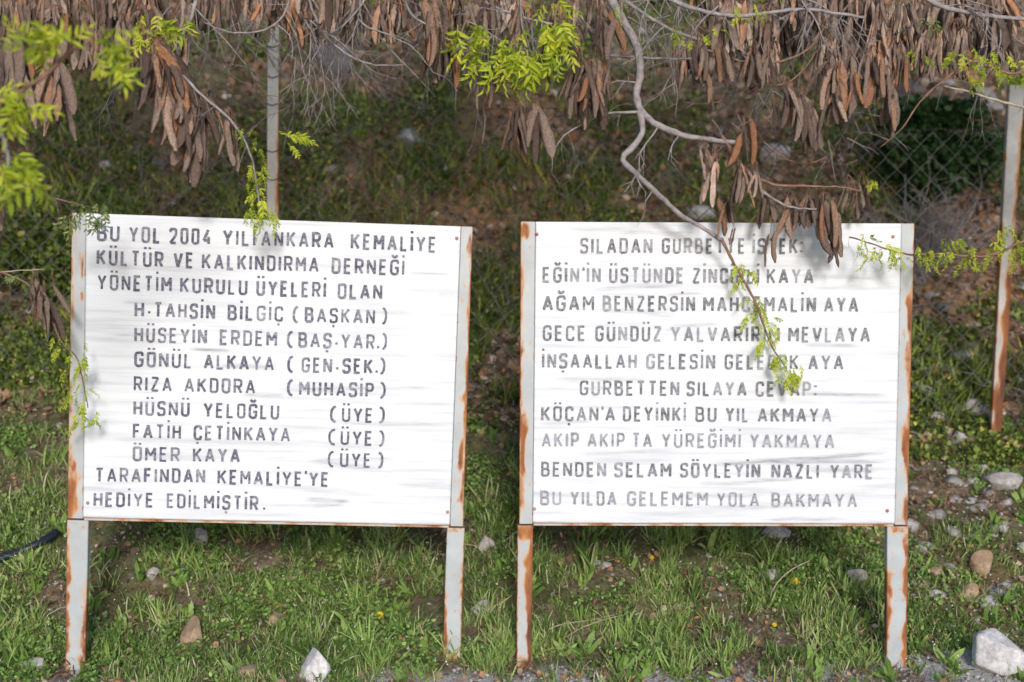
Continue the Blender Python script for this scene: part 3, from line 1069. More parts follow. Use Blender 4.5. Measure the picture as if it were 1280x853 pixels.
L1 = [
    (20.5, 0, [('BU', 121.6, 301.7, 149.7, 302.4), ('YOL', 161.4, 303.5, 200.8, 304.8), ('2004', 211.6, 305.3, 264.2, 306.8), ('YILI', 278.2, 307.3, 319.5, 308.5), ('ANKARA', 326.3, 308.5, 417.2, 311.3), ('KEMALİYE', 438.3, 312, 544.9, 316.4)]),
    (20, 0, [('KÜLTÜR', 121, 331.5, 204.4, 335), ('VE', 216.8, 335.3, 241.9, 335.9), ('KALKINDIRMA', 252.4, 336.8, 398.4, 341), ('DERNEĞİ', 414.4, 342.3, 505.3, 344.8)]),
    (20, 0, [('YÖNETİM', 121.6, 363, 214.9, 365.8), ('KURULU', 225, 366.2, 309.4, 369.6), ('ÜYELERİ', 320.4, 370, 407.3, 372.6), ('OLAN', 421.9, 374, 477.7, 375.2)]),
    (19.6, 0, [('H', 168.5, 396.7, 180.2, 397), ('.', 184.8, 393, 187.8, 393), ('TAHSİN', 192.5, 397, 268.9, 400), ('BİLGİÇ', 284.6, 400.6, 353.9, 402.4), ('(', 365.6, 403, 373.6, 403), ('BAŞKAN', 380.9, 403.4, 468.7, 405.8), (')', 476.5, 404.5, 483.8, 404.5)]),
    (19.6, 1, [('HÜSEYİN', 168, 428, 258.8, 430.6), ('ERDEM', 274.7, 431.6, 346.4, 433.6), ('(', 358.4, 434, 367, 434), ('BAŞ', 372.9, 434.6, 414.4, 435.8), ('.', 418.8, 432, 422, 432), ('YAR', 426, 436, 468.3, 437.4), ('.', 470.5, 436.5, 473.8, 436.5), (')', 476.5, 436, 483.8, 436)]),
    (19.6, 0, [('GÖNÜL', 168, 458.8, 240, 461), ('ALKAYA', 254.8, 461.6, 342.6, 464.3), ('(', 359, 465, 367.4, 465), ('GEN', 376.8, 465.8, 415, 466.8), ('.', 419.5, 463, 422.8, 463), ('SEK', 428, 467, 465.9, 468), ('.', 468.6, 467, 472, 467), (')', 474, 467, 481.6, 467)]),
    (19.2, 0, [('RIZA', 167.2, 489.4, 215, 490.2), ('AKDORA', 230.5, 490.6, 319.2, 493), ('(', 358.6, 494, 367, 494), ('MUHASİP', 373.8, 494.8, 467.1, 497.4), (')', 474, 497, 482, 497)]),
    (19.2, 0, [('HÜSNÜ', 167, 519.6, 237.2, 521.2), ('YELOĞLU', 254.4, 522, 349, 524.8), ('(', 412.3, 527, 421, 527), ('ÜYE', 427.2, 527.6, 465.9, 529), (')', 472.8, 528, 481, 528)]),
    (19, 0, [('FATİH', 166, 548.5, 226.4, 549.6), ('ÇETİNKAYA', 242.1, 550.2, 362.7, 552.8), ('(', 410, 555.5, 420, 555.5), ('ÜYE', 425.5, 556.3, 465.4, 557.6), (')', 472.8, 557, 480.4, 557)]),
    (19, 0, [('ÖMER', 166, 576.8, 224.9, 577.8), ('KAYA', 241.1, 578, 300, 579), ('(', 409.5, 583, 418, 583), ('ÜYE', 424.8, 583.8, 463.6, 585), (')', 471.5, 584.3, 479, 584.3)]),
    (19, 0, [('TARAFINDAN', 119.2, 603.2, 256.4, 604.26), ('KEMALİYE', 271.9, 605.4, 377.5, 608), ("'", 380.5, 607, 383, 607), ('YE', 386, 608.3, 410.7, 608.9)]),
    (18.8, 0, [('HEDİYE', 117.2, 633.5, 191.9, 634.6), ('EDİLMİŞTİR', 208.4, 635, 322.9, 638.6), ('.', 328, 638, 331.6, 638)]),
]
L2 = [
    (20, 2, [('SILADAN', 724.9, 317.4, 815.4, 317.7), ('GURBETTE', 826.9, 317.7, 931, 318), ('İSTEK', 940.4, 318, 996.7, 318), (':', 999.8, 317, 1003, 317)]),
    (20, 2, [('EĞİN', 678, 353.7, 724, 353.9), ("'", 727.5, 353.9, 730, 353.9), ('İN', 733.5, 353.9, 750.9, 354), ('ÜSTÜNDE', 761.2, 354.2, 854.5, 354.6), ('ZİNCİRLİ', 865, 354.8, 948.6, 355.2), ('KAYA', 958, 355.2, 1016.6, 355.6)]),
    (20, 2, [('AĞAM', 678, 389, 742.5, 389.4), ('BENZERSİN', 753.2, 389.6, 868.6, 390), ('MAHCEMALİN', 878.7, 390.2, 1019.4, 390.7), ('AYA', 1029.5, 390.8, 1072.4, 391)]),
    (20, 2, [('GECE', 678.2, 426.5, 731.9, 426.8), ('GÜNDÜZ', 743.9, 427, 826.9, 427.4), ('YALVARIRIM', 838.1, 427.6, 974.4, 428.2), ('MEVLAYA', 985, 428.3, 1087, 428.4)]),
    (19.6, 2, [('İNŞAALLAH', 677.5, 460.8, 795.9, 461.5), ('GELESİN', 807.6, 461.6, 893.7, 462), ('GELECEK', 905.2, 462.2, 997.9, 462.6), ('AYA', 1010, 462.8, 1053.8, 462.8)]),
    (19.4, 2, [('GURBETTEN', 724.5, 494.6, 848.9, 495.2), ('SILAYA', 858, 495.4, 933, 495.7), ('CEVAP', 944.2, 496, 1013.2, 496.2), (':', 1017.3, 495.5, 1020.3, 495.5)]),
    (19.4, 2, [('KÖÇAN', 676.2, 526.8, 748, 527), ("'", 751.3, 527, 753.8, 527), ('A', 756.4, 527, 768.8, 527), ('DEYİNKİ', 778.4, 527, 857.2, 527.4), ('BU', 869, 527.5, 895.4, 527.8), ('YIL', 906.7, 528, 935.6, 528.2), ('AKMAYA', 946.7, 528.3, 1039, 528.5)]),
    (19.2, 3, [('AKIP', 677, 559.4, 723.7, 559.6), ('AKIP', 734, 559.6, 780.9, 559.8), ('TA', 789.8, 559.9, 814.9, 560), ('YÜREĞİMİ', 826.5, 560, 925.7, 560.5), ('YAKMAYA', 936.8, 560.6, 1042.7, 561)]),
    (19.2, 2, [('BENDEN', 676.2, 596, 757.5, 596.6), ('SELAM', 767.6, 596.7, 839, 597.1), ('SÖYLEYİN', 849.9, 597.2, 949.9, 598), ('NAZLI', 963.9, 598.2, 1023, 598.7), ('YARE', 1037, 598.9, 1090.7, 599.2)]),
    (18.9, 3, [('BU', 675.2, 631.6, 701.6, 631.9), ('YILDA', 712.7, 632, 770.5, 632.4), ('GELEMEM', 783.6, 632.6, 884.6, 633), ('YOLA', 895.4, 633.4, 948.6, 634), ('BAKMAYA', 963.9, 634.2, 1071, 634.9)]),
]
R1 = [
    blobs([(0, .22, .5, .6, .55), (.2, .5, .07, .09, .95), (.15, .35, .16, .07, .7), (.8, .2, .82, .05, .62), (.8, .15, .73, .02, .6), (.3, .3, .3, .04, .5)], 0, 1),
    blobs([(1, .22, .5, .6, .7), (.9, .4, .94, .05, .7), (1, .35, .72, .1, .6), (1, .4, .5, .1, .8), (.7, .5, .24, .06, .95), (.9, .42, .13, .08, .72), (.2, .1, .99, .02, .6)], 0, 2),
    blobs([(0, .22, .45, .6, .8), (1, .26, .35, .3, .68), (.9, .35, .08, .12, .8), (.5, .6, .0, .06, .75)], 0, 3),
    blobs([(0, .28, .3, .33, .72), (1, .14, .5, .6, .6), (.6, .8, .12, .1, .72), (.5, .6, .99, .02, .5)], 0, 4),
]
R2 = [
    blobs([(0, .16, .5, .6, .65), (.25, .55, .97, .03, .8), (.1, .4, .82, .06, .45), (.2, .42, .26, .12, 1.0), (.1, .3, .13, .1, .7), (.1, .3, .6, .1, .4)], 0, 5),
    blobs([(1, .26, .42, .6, .72), (.85, .45, .7, .07, 1.0), (.9, .4, .56, .12, .72), (.8, .25, .5, .02, .7), (.8, .42, .26, .08, 1.0), (1, .4, .05, .05, .8)], 0, 6),
    blobs([(.95, .5, .5, .7, 1.05), (0, .14, .5, .6, .6), (.5, .9, .96, .06, .85), (.6, .8, .1, .12, .9)], 0, 7),
    blobs([(0, .24, .45, .32, .75), (1, .24, .5, .6, .9), (.5, .8, .98, .03, .7), (.4, .5, .04, .08, .6)], 0, 8),
]
S1 = [(105, 333, 260, 336, 2.2, .35), (235, 437, 292, 438, 1.8, .8), (128, 419, 240, 418, 1.5, .45), (270, 457, 350, 459, 2.5, .4), (378, 624, 440, 626, 1.6, .85), (390, 632, 432, 631, 1.4, .6),
      (405, 528, 562, 532, 2.4, .4), (105, 548, 400, 555, 3, .35), (300, 493, 360, 495, 2, .6), (340, 487, 565, 485, 1.6, .4), (380, 574, 480, 588, 3.5, .4), (150, 378, 155 + 60, 379, 1.6, .5),
      (505, 343, 572, 343, 1.6, .4), (545, 368, 572, 368, 1.5, .4), (430, 388, 520, 392, 2, .35), (490, 606, 560, 604, 2, .35), (380, 575, 500, 573, 1.8, .35), (110, 605, 230, 600, 2, .3), (220, 640, 400, 648, 2, .2)]
S2 = [(740, 361, 850, 357, 1.8, .6), (830, 368, 880, 366, 1.8, .5), (830, 410, 900, 404, 2.2, .5), (740, 386, 850, 394, 3, .35), (990, 345, 1110, 349, 1.6, .5), (1010, 362, 1080, 358, 1.5, .4),
      (1000, 432, 1075, 432, 1.8, .7), (690, 473, 820, 474, 2.4, .4), (1000, 493, 1118, 495, 1.8, .75), (930, 517, 1060, 521, 2, .4), (672, 529, 745, 526, 1.6, .5), (712, 568, 850, 563, 1.8, .4),
      (880, 582, 1117, 566, 2.4, .95), (940, 578, 1115, 577, 2.2, .8), (1000, 586, 1100, 590, 3.5, .45), (880, 606, 1010, 598, 2, .6), (870, 604, 950, 602, 2.5, .35), (850, 618, 960, 620, 3, .4), (950, 650, 1060, 648, 1.6, .65),
      (700, 286, 830, 288, 2.5, .35), (760, 293, 870, 290, 2, .4), (780, 645, 1000, 632, 6, .22), (930, 640, 1117, 610, 7, .2), (900, 545, 1115, 540, 6, .18)]

sign((-1.0222, 6.0, 1.2487), (.0662, -.0072, .0342), 1.6724, 1.2855, (107.6, 104.3, 575.4, 562.5),
     [(83.5, 110.5, 81, 106, 830), (559, 581, 552, 574.5, 832)], L1, R1, S1,
     [(571, 298, 0), (559.4, 640, 0), (109.9, 628.6, 0), (112, 290, 0)],
     'left white board on rusty steel legs, listing names with their posts in brackets', 656)
sign((.8633, 6.0, 1.2384), (.0115, -.0048, .0047), 1.6591, 1.2822, (669.6, 666.2, 1126, 1118.2),
     [(647, 666.5, 645, 663.5, 838), (1109, 1136, 1108, 1133, 830)], L2, R2, S2,
     [(671, 293, 1), (1116, 296, 0), (1108.7, 638.4, 1), (667.8, 636, 0)],
     'right white board on rusty steel legs, painted with a ten line poem', 655)

# ------------------------------------------------------------------ fence
FY = 8.0
fence = empty('wire_fence', (0, FY, hz(0, FY)), 'diamond mesh wire fence on pale steel posts running behind both boards', 'fence')
fo = Vector(fence.location)
dw, dh, ht = .13, .135, 1.75
zb_ = Buf()
pts = []
k = 0
z = 0
while z < ht:
    pts.append(Vector((0 if k % 2 == 0 else dw / 2 + .004, .0015 if k % 2 else -.0015, z))); k += 1; z += dh / 2
zb_.tube(pts, .0036, 3, .5)
wire_me = py_mesh('wire', zb_.v, zb_.f, M_WIRE, {'rnd': zb_.r})
nw = int(7.4 / (dw / 2))
for i in range(nw):
    x = -3.7 + i * dw / 2
    zz = .96 - .05 * (x + 2.6) + .02 * math.sin(x * 3)
    sag = .03 * math.sin(x * 2.2 + 1)
    o = link('wire', wire_me, fence, (x, FY + sag * .5 - fo.y, zz - fo.z + sag * .4))
    if i % 2: o.scale = (-1, 1, 1); o.location.x += dw / 2
for hh_ in (1.7, .9, .05):
    b = Buf(); b.tube([(x, FY + .01 + .015 * math.sin(x * 2.2 + 1) - fo.y, .96 - .05 * (x + 2.6) + hh_ + .012 * math.sin(x * 2.2 + 1) + .02 * math.sin(x * 3) - fo.z) for x in np.linspace(-3.7, 3.7, 60)], .0018, 4)
    b.build('tension_wire', M_WIRE, fence)


def fpost(top, bot, wpx, rustf, Y, taper=1.0):
    a = at(*bot, Y); b = at(*top, Y)
    w = wpx / FPX * Y / 2; wb = w * taper
    o = box_grid(((a.x - wb - fo.x, a.z - fo.z), (a.x + wb - fo.x, a.z - fo.z), (b.x - w - fo.x, b.z - fo.z), (b.x + w - fo.x, b.z - fo.z)), Y - .06 - fo.y, Y - .015 - fo.y, 6, 60, rustf, 'fence_post', M_POSTPAINT, fence)
    return o


fpost((344, 28), (341, 560), 14, blobs([(1, .2, .4, .5, .6), (1, .3, .6, .06, .6)], 0, 11), FY)
fpost((1267, 108), (1240, 560), 19, blobs([(.85, .55, .25, .28, 1.15), (.5, .9, .08, .12, 1.0), (1, .3, .6, .4, .7), (0, .2, .4, .3, .5)], 0, 12), FY, .68)
for hp in (60, 98, 132, 190, 225):
    b = Buf(); c = at(343, hp, FY); b.tube([c + Vector((-.036, -.065, .005)) - fo, c + Vector((0, -.068, -.006)) - fo, c + Vector((.036, -.065, .006)) - fo], .0025, 4)
    b.build('wire_tie', M_WIRE, fence)

# ------------------------------------------------------------------ trees
POD_VARS = []


def pod_mesh(i):
    rs = random.Random(i)
    L = 1.0; w = rs.uniform(.085, .13); curl = rs.uniform(-.22, .22); tw = rs.uniform(-1.6, 1.6)
    rows = 11; V = []; Fc = []; R = []
    for r in range(rows):
        t = r / (rows - 1)
        ww = w * min(1, ((t + .02) / .22) ** .7) * min(1, ((1.03 - t) / .2) ** .55) * (.8 if r == 0 else 1)
        ww *= 1 + .12 * math.sin(t * 22 + i)
        cx = curl * math.sin(t * 2.6) * .5; cy = rs.uniform(-.012, .012) + .06 * math.sin(t * 3 + i)
        a = tw * t * .8
        th = .016 + .016 * (math.sin(t * 25 + i) > 0)
        for (u, v) in ((-1, 0), (-.35, th / w), (.35, th / w * .8), (1, 0), (.35, -th / w), (-.35, -th / w * .8)):
            x = u * ww; y = v * ww + .03 * u * u * (1 if i % 2 else -1)
            V.append((cx + x * math.cos(a) - y * math.sin(a), cy + x * math.sin(a) + y * math.cos(a), -t * L))
            R.append(0)
    for r in range(rows - 1):
        for k in range(6):
            a0 = r * 6 + k; a1 = r * 6 + (k + 1) % 6
            Fc += [(a0, a1, a1 + 6), (a0, a1 + 6, a0 + 6)]
    return V, Fc


PODS = [pod_mesh(i) for i in range(9)]
POD_ME = [py_mesh('pod', v, f, M_POD, {'rnd': [0.0] * len(v)}, True) for v, f in PODS]


def compound(i, pairs, ll, lw):
    """pinnate leaf along -z, unit-ish length"""
    rs = random.Random(100 + i)
    V = []; Fc = []; R = []
    lv, lt = t_leaf(lw, .12, .25)
    Lr = 1.0
    for p in range(pairs * 2 + 1):
        t = .2 + .8 * (p // 2) / pairs
        side = -1 if p % 2 else 1
        if p == pairs * 2: ang = 0
        else: ang = side * math.radians(rs.uniform(38, 62) - 10 * t)
        sc = ll * rs.uniform(.75, 1.1) * (1 - .25 * t)
        sx = .12 * math.sin(t * 2 + i); o = Vector((sx, .1 * math.sin(t * 3), -t * Lr))
        R3 = Euler((rs.uniform(-.45, .45), math.pi + ang, rs.uniform(-.5, .5))).to_matrix()
        b = len(V)
        for v in lv: V.append(tuple(o + R3 @ (Vector(v) * sc)))
        Fc += [tuple(b + q for q in f) for f in lt]
        r = rs.uniform(-.2, .2); R += [r] * len(lv)
    b = len(V)                                             # rachis
    for k in range(4):
        t = k / 3; w = .012
        V += [(.12 * math.sin(t * 2 + i) - w, .1 * math.sin(t * 3), -t), (.12 * math.sin(t * 2 + i) + w, .1 * math.sin(t * 3), -t)]; R += [0, 0]
    for k in range(3):
        q = b + 2 * k; Fc += [(q, q + 1, q + 3), (q, q + 3, q + 2)]
    return V, Fc, R


CL_BIG = [compound(i, 3 + i % 2, .6, .19) for i in range(5)]
CL_SML = [compound(20 + i, 5 + i % 3, .36, .22) for i in range(5)]
CL_TINY = [compound(40 + i, 3 + i % 2, .5, .2) for i in range(4)]
LEAF_ME = {'big': [py_mesh('leaf', v, f, M_LEAF, {'rnd': r}) for v, f, r in CL_BIG],
           'small': [py_mesh('leaf', v, f, M_LEAF, {'rnd': r}) for v, f, r in CL_SML],
           'dull': [py_mesh('leaf', v, f, M_DULL_LEAF, {'rnd': r}) for v, f, r in CL_TINY]}


class Tree:
    def __init__(s, loc, label):
        s.root = empty('pod_tree', loc, label, 'tree', 'pod bearing trees leaning over the fence')
        s.o = Vector(loc); s.tw = Buf(); s.pods = []; s.npod = 0; s.nleaf = 0
        s.cr_pods = []

    def limb(s, pts, r0, r1, name='limb', step=.08, sides=9, mat=None):
        p, r = knobby(spline(pts, step), r0, r1, .08, .004)
        b = Buf(); b.tube([q - s.o for q in p], r, sides)
        return b.build(name, mat or M_BARK, s.root)

    def branch(s, pix, r0, r1, mat=None, side=True, tw_r=None, dens=.16, tl=.13, sides=7, lo=0):
        """pix: (px,py,Y) points; widths in metres"""
        raw = spline([at(*p) for p in pix], .022)
        p, r = knobby(raw, r0, r1, .13, .0018)
        b = Buf(); b.tube([q - s.o for q in p], r, sides)
        o = b.build('branch', mat or M_BARK, s.root)
        if side:
            for i, q in enumerate(p):
                if i > lo and random.random() < dens:
                    dd = Vector((random.uniform(-1, 1), random.uniform(-.6, .6), random.uniform(-1.1, .5)))
                    walk(s.tw, q - s.o, dd, tl * random.uniform(.5, 1.5), max(r[i] * .35, .0012), 2, .25, 4, .4, .02)
        return o

    def twig(s, p, d, l, r=.0025, depth=2, grav=.15, kink=.4):
        return walk(s.tw, Vector(p) - s.o, d, l, r, depth, grav, 4, kink, .022)

    def leaf(s, p, d, size, kind='big'):
        me = random.choice(LEAF_ME[kind])
        d = Vector(d).normalized()
        q = (-d).to_track_quat('Z', 'Y') @ Euler((0, 0, random.uniform(0, 6.28))).to_quaternion()
        o = link('leaf', me, s.root, Vector(p) - s.o, q.to_euler(), (size,) * 3)
        s.nleaf += 1

    def cluster(s, px, py, Y, n, lpx, spread=10, up=14, wide=1.0):
        """hanging bunch of pods; py is the top of the bunch"""
        top = at(px, py - up, Y)
        sc = Y / FPX
        b = Buf(); starts = []
        for i in range(n if n < 3 else int(n * 1.5)):
            a = Vector((random.gauss(0, .6) * spread * sc, random.uniform(-.03, .03), -up * sc + random.uniform(-.02, .01) * lpx / 40))
            m = a * .5 + Vector((random.uniform(-.006, .006), 0, .012))
            b.tube([top - s.o, top + m - s.o, top + a - s.o], [.0018, .0014, .0012], 3, .3, False)
            starts.append(top + a)
        c = b.build('pod_cluster', M_BARK_BROWN, s.root)
        for a in starts:
            L = lpx * sc * (1 if n < 3 else 0) or lpx * sc * random.choice((random.uniform(.4, .75), random.uniform(.75, 1.1), random.uniform(.8, 1.12)))
            rot = Euler((random.gauss(0, .2), random.gauss(0, .2), random.uniform(-1.0, 1.0)))
            ws = random.uniform(.58, .98) * wide
            if s.npod < 296:
                link('pod', random.choice(POD_ME), c, a - s.o, rot, (L * ws, L * ws, L)); s.npod += 1
            else:
                s.pods.append((a, rot.to_matrix(), (L * ws, L * ws, L)))

    def finish(s, shade_crown_box, n_leaf, n_pod, seed):
        if s.pods:
            scatter('more_pods', [(v, f) for v, f in PODS], [tuple(p[0] - s.o) for p in s.pods], np.array([np.array(p[1]) for p in s.pods]), np.array([p[2] for p in s.pods]), M_POD, RNG.random(len(s.pods)), s.root, smooth=True)
        if s.tw.v:
            o = s.tw.build('twigs', M_DEADTWIG, s.root); o['kind'] = 'stuff'
        x0, x1, y0, y1, h = shade_crown_box  # unseen crown above the frame, leaves and pods shaped to shade the upper slope
        n = n_leaf
        P = np.stack([RNG.uniform(x0, x1, n), RNG.uniform(y0, y1, n), np.zeros(n)], 1)
        lo = CAM_Z + .172 * P[:, 1] + .09
        P[:, 2] = lo + h * RNG.random(n) ** .9
        k = fbm(P[:, 0] * 1.7, P[:, 1] * 1.7 + P[:, 2], seed, 2) > .45
        P = P[k]; n = len(P)
        scatter('shade_crown', [(v, f) for v, f, r in CL_SML], P - np.array(s.o), frames(RNG.normal(size=(n, 3))), .09 + .06 * RNG.random(n), M_DULL_LEAF, RNG.random(n), s.root)
        n = n_pod
        P = np.stack([RNG.uniform(x0, x1, n), RNG.uniform(y0, y1, n), np.zeros(n)], 1)
        P[:, 2] = CAM_Z + .172 * P[:, 1] + .26 + h * RNG.random(n)
        d = RNG.normal(size=(n, 3)) * .15; d[:, 2] = 1
        L = .13 + .07 * RNG.random(n)
        scatter('shade_crown_pods', PODS, P - np.array(s.o), frames(d), L, M_POD, RNG.random(n), s.root, smooth=True)


# two trees whose trunks stand just outside the frame
TL = Tree((-3.3, 6.2, hz(-3.3, 6.2)), 'left pod tree whose bare twigs and brown pods hang over the left board')
TL.limb([(-3.3, 6.2, -.1), (-3.25, 6.15, 1.2), (-3.1, 6.05, 2.2), (-2.7, 5.95, 3.0)], .13, .09, 'trunk')
TL.limb([(-2.7, 5.95, 3.0), (-2.1, 5.85, 3.25), (-1.4, 5.7, 3.28), (-.6, 5.6, 3.22)], .07, .03)
TL.limb([(-2.9, 6.0, 2.7), (-2.4, 6.3, 3.3), (-1.6, 6.7, 3.5), (-.5, 6.9, 3.4)], .05, .02)
TL.limb([(-3.1, 6.05, 2.2), (-2.6, 5.3, 2.5), (-2.2, 4.7, 2.4), (-1.85, 4.3, 2.15)], .04, .012)
TL.limb([(-3.25, 6.15, 1.4), (-2.8, 5.9, 1.75), (-2.25, 5.72, 1.66)], .02, .006)
TR = Tree((3.35, 6.3, hz(3.35, 6.3)), 'right pod tree whose crooked grey branch hangs over the right board')
TR.limb([(3.35, 6.3, -.1), (3.3, 6.25, 1.2), (3.1, 6.1, 2.3), (2.7, 6.0, 3.05)], .14, .09, 'trunk')
TR.limb([(2.7, 6.0, 3.05), (2.0, 5.85, 3.25), (1.2, 5.75, 3.28), (.3, 5.65, 3.2), (-.4, 5.6, 3.1)], .075, .025)
TR.limb([(2.9, 6.1, 2.7), (2.5, 6.5, 3.3), (1.8, 6.9, 3.5), (.7, 7.1, 3.5)], .05, .02)
TR.limb([(3.1, 6.1, 2.3), (2.6, 5.8, 2.6), (2.25, 5.65, 2.75)], .03, .012)

B = 5.72
# the crooked grey branch over the right board
TR.branch([(735, -60, B), (757, -15, B), (775, 20, B), (795, 55, B), (800, 90, B), (796, 125, B), (812, 150, B), (850, 168, B), (890, 175, B), (925, 178, B)], .024, .009, dens=.2, tl=.16)
TR.branch([(800, 138, B), (803, 165, B), (788, 188, B), (778, 200, B), (800, 222, B + .02), (826, 246, B + .05), (850, 268, B + .08), (880, 286, B + .1), (902, 300, B + .12)], .0145, .008, dens=.12, tl=.09)
TR.branch([(902, 298, B + .12), (915, 325, 5.87), (932, 355, 5.9), (945, 380, 5.91), (956, 410, 5.92), (966, 435, 5.925), (984, 462, 5.93)], .007, .0035, M_BARK_BROWN, dens=.0)
TR.branch([(903, 170, B), (918, 195, B), (935, 214, B + .02), (965, 230, B + .05), (1010, 233, B + .07), (1050, 234, B + .08), (1078, 240, B + .1)], .008, .003, M_BARK_BROWN, dens=.25, tl=.1)
TR.branch([(935, 215, B + .02), (955, 240, B + .05), (985, 258, B + .07), (1020, 262, B + .08)], .007, .003, dens=.2, tl=.08)
TR.branch([(780, 0, B), (822, 28, B + .03), (860, 45, B + .05), (910, 60, B + .1), (960, 90, B + .1)], .008, .004, dens=.25)
TR.branch([(797, 140, B), (760, 142, B - .02), (735, 152, B - .03), (705, 170, B - .03), (692, 190, B - .02), (690, 215, B)], .006, .002, dens=.25, tl=.1)
TR.branch([(850, 60, B), (880, 62, B), (925, 76, B), (970, 78, B - .02), (1010, 62, B), (1030, 35, B + .05), (1045, -10, B + .1)], .005, .003, M_BARK_BROWN, dens=.12)
TR.branch([(935, 108, B), (975, 106, B), (1000, 92, B), (1022, 62, B)], .004, .002, M_BARK_BROWN, dens=.2)
TR.branch([(1330, 60, 5.3), (1270, 92, 5.4), (1215, 78, 5.45), (1175, 105, 5.45), (1150, 128, 5.45), (1128, 160, 5.45), (1100, 185, 5.5)], .006, .002, M_BARK_BROWN, dens=.1)
TR.branch([(1310, 140, 5.5), (1262, 130, 5.5), (1215, 116, 5.5), (1180, 108, 5.5)], .006, .003, M_STRAW, dens=.12)
TR.branch([(1340, 290, 5.75), (1280, 302, 5.78), (1235, 320, 5.8), (1180, 318, 5.83), (1135, 318, 5.86), (1095, 307, 5.88), (1062, 296, 5.9)], .006, .003, M_BARK_BROWN, dens=.06, tl=.06)
TR.branch([(955, 178, B), (980, 198, B + .03), (1010, 205, B + .05), (1034, 196, B + .05)], .004, .002, M_BARK_BROWN, dens=.2)
TR.branch([(1120, -30, 5.7), (1160, 0, 5.7), (1210, 16, 5.7), (1290, 25, 5.7)], .012, .007, dens=.3, tl=.2)
TR.branch([(800, -30, 5.6), (850, 5, 5.6), (920, 20, 5.65), (1000, 12, 5.65), (1080, 22, 5.7)], .01, .006, dens=.35, tl=.2)
TR.branch([(560, -30, 5.7), (610, 5, 5.7), (650, 20, 5.65), (690, 30, 5.6)], .008, .004, dens=.3)
TR.branch([(760, 70, 5.9), (850, 74, 5.9), (930, 68, 5.9)], .006, .004, M_DEADTWIG, dens=.2)
TR.branch([(628, 92, B), (640, 105, B), (645, 128, B)], .0035, .0025, M_BARK_BROWN, side=False)
TR.branch([(655, 118, B), (672, 135, B), (680, 160, B)], .003, .002, M_BARK_BROWN, side=False)
TR.branch([(623, 95, B), (612, 115, B), (603, 130, B)], .003, .002, M_BARK_BROWN, side=False)
# left tree
TL.branch([(250, -30, 5.6), (240, 20, 5.6), (226, 50, 5.6), (222, 82, 5.6), (245, 112, 5.6), (275, 138, 5.6), (296, 160, 5.62), (312, 190, 5.65), (320, 225, 5.7), (325, 265, 5.75)], .009, .003, dens=.22, tl=.12)
TL.branch([(372, -30, 5.7), (358, 12, 5.7), (344, 30, 5.7), (322, 40, 5.7), (285, 40, 5.65), (255, 28, 5.6)], .006, .003, M_DEADTWIG, dens=.25, tl=.12)
TL.branch([(348, 32, 5.7), (362, 45, 5.7), (366, 62, 5.7), (364, 78, 5.7)], .0035, .0015, M_DEADTWIG, dens=.2, tl=.06)
TL.branch([(380, -20, 5.7), (398, 30, 5.7), (425, 62, 5.7), (462, 80, 5.7), (505, 82, 5.72)], .006, .002, M_DEADTWIG, dens=.3)
TL.branch([(470, -25, 5.7), (445, 15, 5.7), (425, 35, 5.7), (405, 50, 5.7), (388, 80, 5.75)], .005, .002, M_DEADTWIG, dens=.3)
TL.branch([(500, -25, 5.6), (512, 15, 5.65), (540, 35, 5.7), (560, 50, 5.7)], .006, .003, M_DEADTWIG, dens=.3)
TL.branch([(430, -25, 5.9), (470, 40, 5.9), (520, 95, 5.95), (545, 122, 6.0)], .005, .002, M_DEADTWIG, dens=.3)
TL.branch([(240, 5, 5.6), (262, 30, 5.62), (292, 62, 5.65), (310, 85, 5.7)], .004, .0015, M_DEADTWIG, dens=.4, tl=.08)
TL.branch([(-60, 150, 4.3), (0, 128, 4.3), (35, 108, 4.28), (62, 90, 4.26), (90, 62, 4.26), (102, 58, 4.26)], .012, .005, M_BARK_BROWN, dens=.06)
TL.branch([(-60, 60, 4.3), (-20, 120, 4.3), (5, 175, 4.3), (12, 215, 4.3)], .012, .006, dens=.0)
TL.branch([(60, -30, 5.5), (52, 30, 5.5), (60, 80, 5.5), (66, 140, 5.5)], .008, .004, M_BARK_BROWN, dens=.2)
TL.branch([(0, -30, 5.5), (15, 20, 5.5), (8, 60, 5.5), (20, 110, 5.5)], .006, .003, M_BARK_BROWN, dens=.2)
TL.branch([(-40, 330, 5.7), (5, 342, 5.7), (38, 358, 5.72), (60, 392, 5.74), (78, 430, 5.76), (95, 445, 5.78), (104, 478, 5.8), (110, 510, 5.82)], .005, .002, M_BARK_BROWN, dens=.08, tl=.06)
TL.branch([(0, 340, 5.7), (28, 338, 5.7), (55, 337, 5.7)], .003, .0015, M_STRAW, side=False)
TL.branch([(-40, 200, 5.4), (20, 225, 5.4), (60, 245, 5.45), (95, 255, 5.5), (125, 262, 5.6)], .005, .002, M_BARK_BROWN, dens=.15, tl=.06)
for a in range(95):
    px = random.uniform(150, 590); Y = random.uniform(5.6, 7.2)
    TL.twig(at(px, random.uniform(-30, 40), Y), (random.uniform(-1, 1), random.uniform(-.3, .3), -random.uniform(.2, 1)), random.uniform(.15, .5), random.uniform(.002, .0045), 2, .1)
for a in range(130):
    px = random.uniform(600, 1280); Y = random.uniform(5.5, 7.2)
    TR.twig(at(px, random.uniform(-30, 40), Y), (random.uniform(-1, 1), random.uniform(-.3, .3), -random.uniform(.2, 1)), random.uniform(.15, .45), random.uniform(.002, .0045), 2, .1)
for a in range(40):
    px = random.uniform(860, 1120)
    TR.twig(at(px, random.uniform(60, 200), random.uniform(5.6, 6.2)), (random.uniform(-1, 1), 0, -random.uniform(0, 1)), random.uniform(.06, .2), .002, 1, .1)

